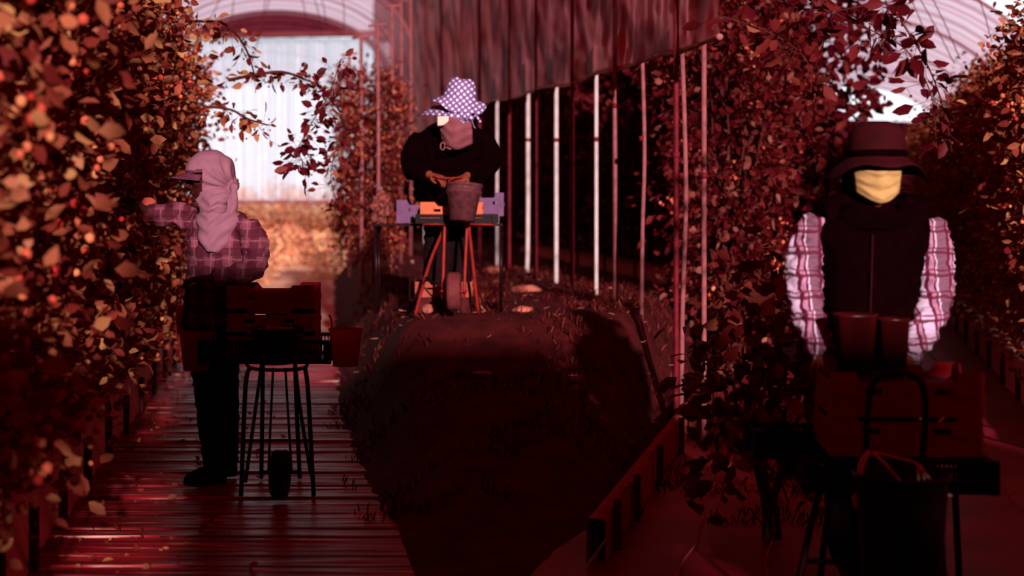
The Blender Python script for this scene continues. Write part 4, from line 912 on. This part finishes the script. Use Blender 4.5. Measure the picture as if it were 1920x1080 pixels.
# hat
b = BM(); hb = Cn(1643, 300, -.03); seg = 48; L_ = []
for r0, z0, dr in ((.001, .138, 0), (.05, .138, 0), (.085, .128, 0), (.100, .100, 0), (.106, .05, 0), (.110, .012, 0), (.118, .004, 0), (.150, -.006, 1), (.180, -.022, 1), (.182, -.026, 1), (.150, -.012, 1), (.112, -.004, 0), (.104, .0, 0), (.100, .05, 0)):
    ring = []
    for i in range(seg):
        a_ = 2 * math.pi * i / seg; k = max(0, (r0 - .115) / .065); dp = -.045 * k * abs(math.cos(a_)) ** 3 + .008 * k * math.sin(a_ * 5) + .002 * nz((math.cos(a_), math.sin(a_), z0 * 3), (2, 2, 2)) * (1 if r0 > .02 else 0)
        ring.append(b.verts.new(hb + Vector((r0 * math.cos(a_) * 1.0, r0 * math.sin(a_) * 1.05, z0 + dp))))
    L_.append(ring)
for q, w_ in zip(L_, L_[1:]):
    for i in range(seg): j = (i + 1) % seg; b.faces.new((q[i], q[j], w_[j], w_[i]))
ht = link('hat', b, M['hatC'], p)
b = BM(); lathe(b, hb, [(.1125, .008), (.1135, .010), (.1125, .034), (.1105, .036)], 40, 1, 1.05); link('hat_band', b, M['black'], ht)
# two dark cups before the waist, standing on the crates
for (x0, x1, y0, y1, dy, lb) in ((1562, 1645, 588, 700, -.34, 'dark translucent cup before the black vest, left one of two'), (1644, 1706, 596, 700, -.30, 'dark translucent cup before the black vest, right one of two, beside the bare hand')):
    cup(x0, x1, y0, y1, dy, M['darkcup'], lb, Cn)

# ---- person B: middle on the mound, bending forward
B = Loc(848, 9.55, berm((848 - 960) / F * 9.55, 9.55)); p = empty('person', B.base, 'person in polka dot sun hat and black jacket bending over the red trolley', 'person')
hc = B(862, 200, -.22); b = BM(); fr = head(b, hc, (.28, -.85, -.55), (0, -.3, 1), .98); x, f_, u, rot = fr
limb(b, [B(858, 215, -.17), B(850, 245, -.05)], [.055, .065])
tor = [(850, 232, -.06, .12, .09), (846, 250, -.04, .20, .11), (845, 290, .0, .18, .12), (845, 340, .06, .165, .12), (843, 390, .10, .17, .13), (842, 425, .10, .16, .12)]
rings(b, densify(ellrings(B, tor, R(6))), 22)
la = [B(795, 258, -.04), B(775, 292, -.06), B(778, 318, -.16), B(796, 325, -.26), B(806, 328, -.32)]; ra = [B(900, 256, -.04), B(915, 292, -.06), B(905, 318, -.16), B(885, 326, -.26), B(876, 329, -.32)]
limb(b, la, [.055, .05, .042, .034, .027]); limb(b, ra, [.055, .05, .042, .034, .027])
hand(b, la[-1], Vector((.75, -.45, -.2)), (0, .3, -1), 1.0, .9, 1); hand(b, ra[-1], Vector((-.55, -.6, -.35)), (0, .3, -1), 1.0, .9, -1)
fz_ = lambda px, dy: berm((px - 960) / F * (9.55 + dy), 9.55 + dy) - B.base.z
lg = [[B(825, 415, .08), B(818, 490, .04), B(812, 556, .08)], [B(862, 415, .10), B(862, 490, .06), B(862, 556, .12)]]
for q in lg: limb(b, q, [.095, .065, .045])
link('body', fuse(b, .006, 4), M['skin'], p); eyes(p, hc, fr)
b = BM(); rings(b, densify(ellrings(B, [(853, 226, -.08, .08, .08), (850, 236, -.06, .17, .11), (847, 252, -.04, .235, .135), (846, 280, -.02, .225, .145), (845, 320, .02, .20, .15), (844, 362, .07, .20, .15), (843, 392, .09, .20, .15)], R(6))), 30)
limb(b, la[:], [.085, .085, .082, .066, .046]); limb(b, ra[:], [.085, .085, .082, .066, .046])
jk = link('jacket', fuse(b, .009, 3, folds(.009, 8, 14, 1)), M['black'], p)
b = BM(); rings(b, densify(ellrings(B, [(843, 385, .10, .175, .135), (843, 430, .10, .175, .13)], 0)), 24)
for q in lg: limb(b, q, [.105, .088, .075])
link('trousers', fuse(b, .010, 3, folds(.007, 12, 18, 6)), M['jeans'], p)
for q, tx_, m_ in ((lg[0], 800, M['rock']), (lg[1], 858, M['boot'])):
    b = BM(); dy = q[2].y; t_ = Vector(((tx_ - 960) / F * (9.55 + dy - .2) - B.base.x, dy - .19, fz_(tx_, dy - .1) + .004)); shoe(b, q[2], t_, 1.05, .07); o = link('shoe', fuse(b, .008, 2), m_, p)
    if m_ is M['rock']: o['label'] = 'pale dusty shoe'
# hat with a tilted brim
tl = (rot @ Matrix.Rotation(R(12), 3, 'Y')); hb = hc + u * .055 - f_ * .01; tlt = Matrix.Rotation(R(9), 3, 'Y') @ Matrix.Rotation(R(14), 3, 'X')
b = BM(); L_ = []
for r0, z0 in ((.001, .128), (.045, .130), (.078, .118), (.092, .085), (.104, .03), (.110, .0), (.135, -.012), (.168, -.03), (.185, -.045), (.183, -.050), (.135, -.02), (.104, -.006), (.098, .04)):
    ring = []
    for i in range(44):
        a_ = 2 * math.pi * i / 44; k = max(0, (r0 - .11) / .07); dp = .014 * k * math.sin(a_ * 2 + .6) + .010 * k * math.sin(a_ * 5 + 1)
        ring.append(b.verts.new(hb + tlt @ Vector((r0 * math.cos(a_) * (1 + .06 * nz((a_, z0 * 8, 0), (1, 1, 1))), r0 * math.sin(a_), z0 + dp + (.006 * math.sin(a_ * 3) if .04 < r0 < .1 else 0)))))
    L_.append(ring)
for q, w_ in zip(L_, L_[1:]):
    for i in range(44): j = (i + 1) % 44; b.faces.new((q[i], q[j], w_[j], w_[i]))
link('sun_hat', b, M['dots'], p)
# neck flap of the same cloth, tied at the right
b = BM(); g = []
topc = [B(x_, y_, dy) for x_, y_, dy in ((812, 198, -.14), (830, 197, -.24), (850, 196, -.32), (868, 194, -.36), (886, 206, -.34))]
botc = [B(x_, y_, dy) for x_, y_, dy in ((789, 216, -.14), (812, 216, -.28), (838, 219, -.37), (860, 231, -.41), (884, 227, -.38))]
tp_, bt_ = smoothpath(topc, 6), smoothpath(botc, 6)
for i, (q, w_) in enumerate(zip(tp_, bt_)):
    g.append([b.verts.new(q.lerp(w_, j / 8) + Vector((0, -.008 * math.sin(i * .9 + j * .4) - .012 * math.sin(math.pi * j / 8), 0))) for j in range(9)])
for a_, c_ in zip(g, g[1:]):
    for j in range(8): b.faces.new((a_[j], a_[j + 1], c_[j + 1], c_[j]))
nf = link('neck_flap', b, M['dots'], p); nf.modifiers.new('s', 'SOLIDIFY').thickness = .004
b = BM(); ball(b, B(884, 222, -.39), (.018, .016, .018)); tube(b, [B(884, 222, -.39), B(893, 216, -.39), B(900, 229, -.38)], [.012, .03, .026], 14, .4); tube(b, [B(884, 222, -.39), B(874, 222, -.42), B(868, 216, -.42)], [.010, .028, .012], 14, .5); link('bow', fuse(b, .005, 2), M['dots'], nf)
b = BM(); tube(b, [B(884, 224, -.40), B(888, 236, -.40), B(892, 241, -.40)], .004, 6); link('tie_end', b, M['dots'], nf)
# mauve face scarf with cream patch
b = BM(); g = []
tp_ = smoothpath([B(822, 222, -.34), B(840, 220, -.40), B(862, 222, -.42), B(886, 228, -.37)], 7); bt_ = smoothpath([B(828, 262, -.27), B(838, 276, -.31), B(856, 281, -.32), B(886, 272, -.27)], 7)
for i, (q, w_) in enumerate(zip(tp_, bt_)):
    g.append([b.verts.new(q.lerp(w_, j / 10) + Vector((0, -.02 * math.sin(math.pi * j / 10) - .007 * math.sin(j * 1.7 + abs(i - 10) * .5), 0))) for j in range(11)])
for a_, c_ in zip(g, g[1:]):
    for j in range(10): b.faces.new((a_[j], a_[j + 1], c_[j + 1], c_[j]))
sc = link('face_scarf', b, M['mauve'], p); sc.modifiers.new('s', 'SOLIDIFY').thickness = .004
b = BM(); g1 = []
for i in range(9):
    for_ = i / 8; x_ = 820 + 21 * for_; lo = 218; hi = 236 - 10 * for_ ** 3
    g1.append([b.verts.new(B(x_, lo + (hi - lo) * j / 4, -.40 - .02 * for_)) for j in range(5)])
for a_, c_ in zip(g1, g1[1:]):
    for j in range(4): b.faces.new((a_[j], a_[j + 1], c_[j + 1], c_[j]))
o = link('cream_mask', b, M['cream'], p); o.modifiers.new('s', 'SOLIDIFY').thickness = .004; o['label'] = 'cream mask patch'
b = BM(); tube(b, [B(830 + 4 * math.cos(t), 274 + 7 * math.sin(t), -.36) for t in np.linspace(0, 6.2, 18)], .004, 6); tube(b, [B(836, 276, -.36), B(846, 280, -.36)], .006, 6); link('emblem', b, M['pole_pink'], jk)
# rod-like handle she holds, part of the bucket
bkm = bk.matrix_basis.inverted()
b = BM(); pts = [B(812, 328, -.42) + B.base, B(822, 333, -.42) + B.base, B(846, 334, -.42) + B.base, B(868, 332, -.42) + B.base]; tube(b, [bkm @ q for q in pts], .006, 8)
link('grip_rod', b, M['redmetal'], bk)
b = BM(); tube(b, [bkm @ (c.base + c(x_, y_, dy)) for x_, y_, dy in ((838, 346, -.25), (842, 338, -.26), (856, 333, -.26), (866, 333, -.26))], .0045, 8); link('bail_handle', b, M['redmetal'], bk)
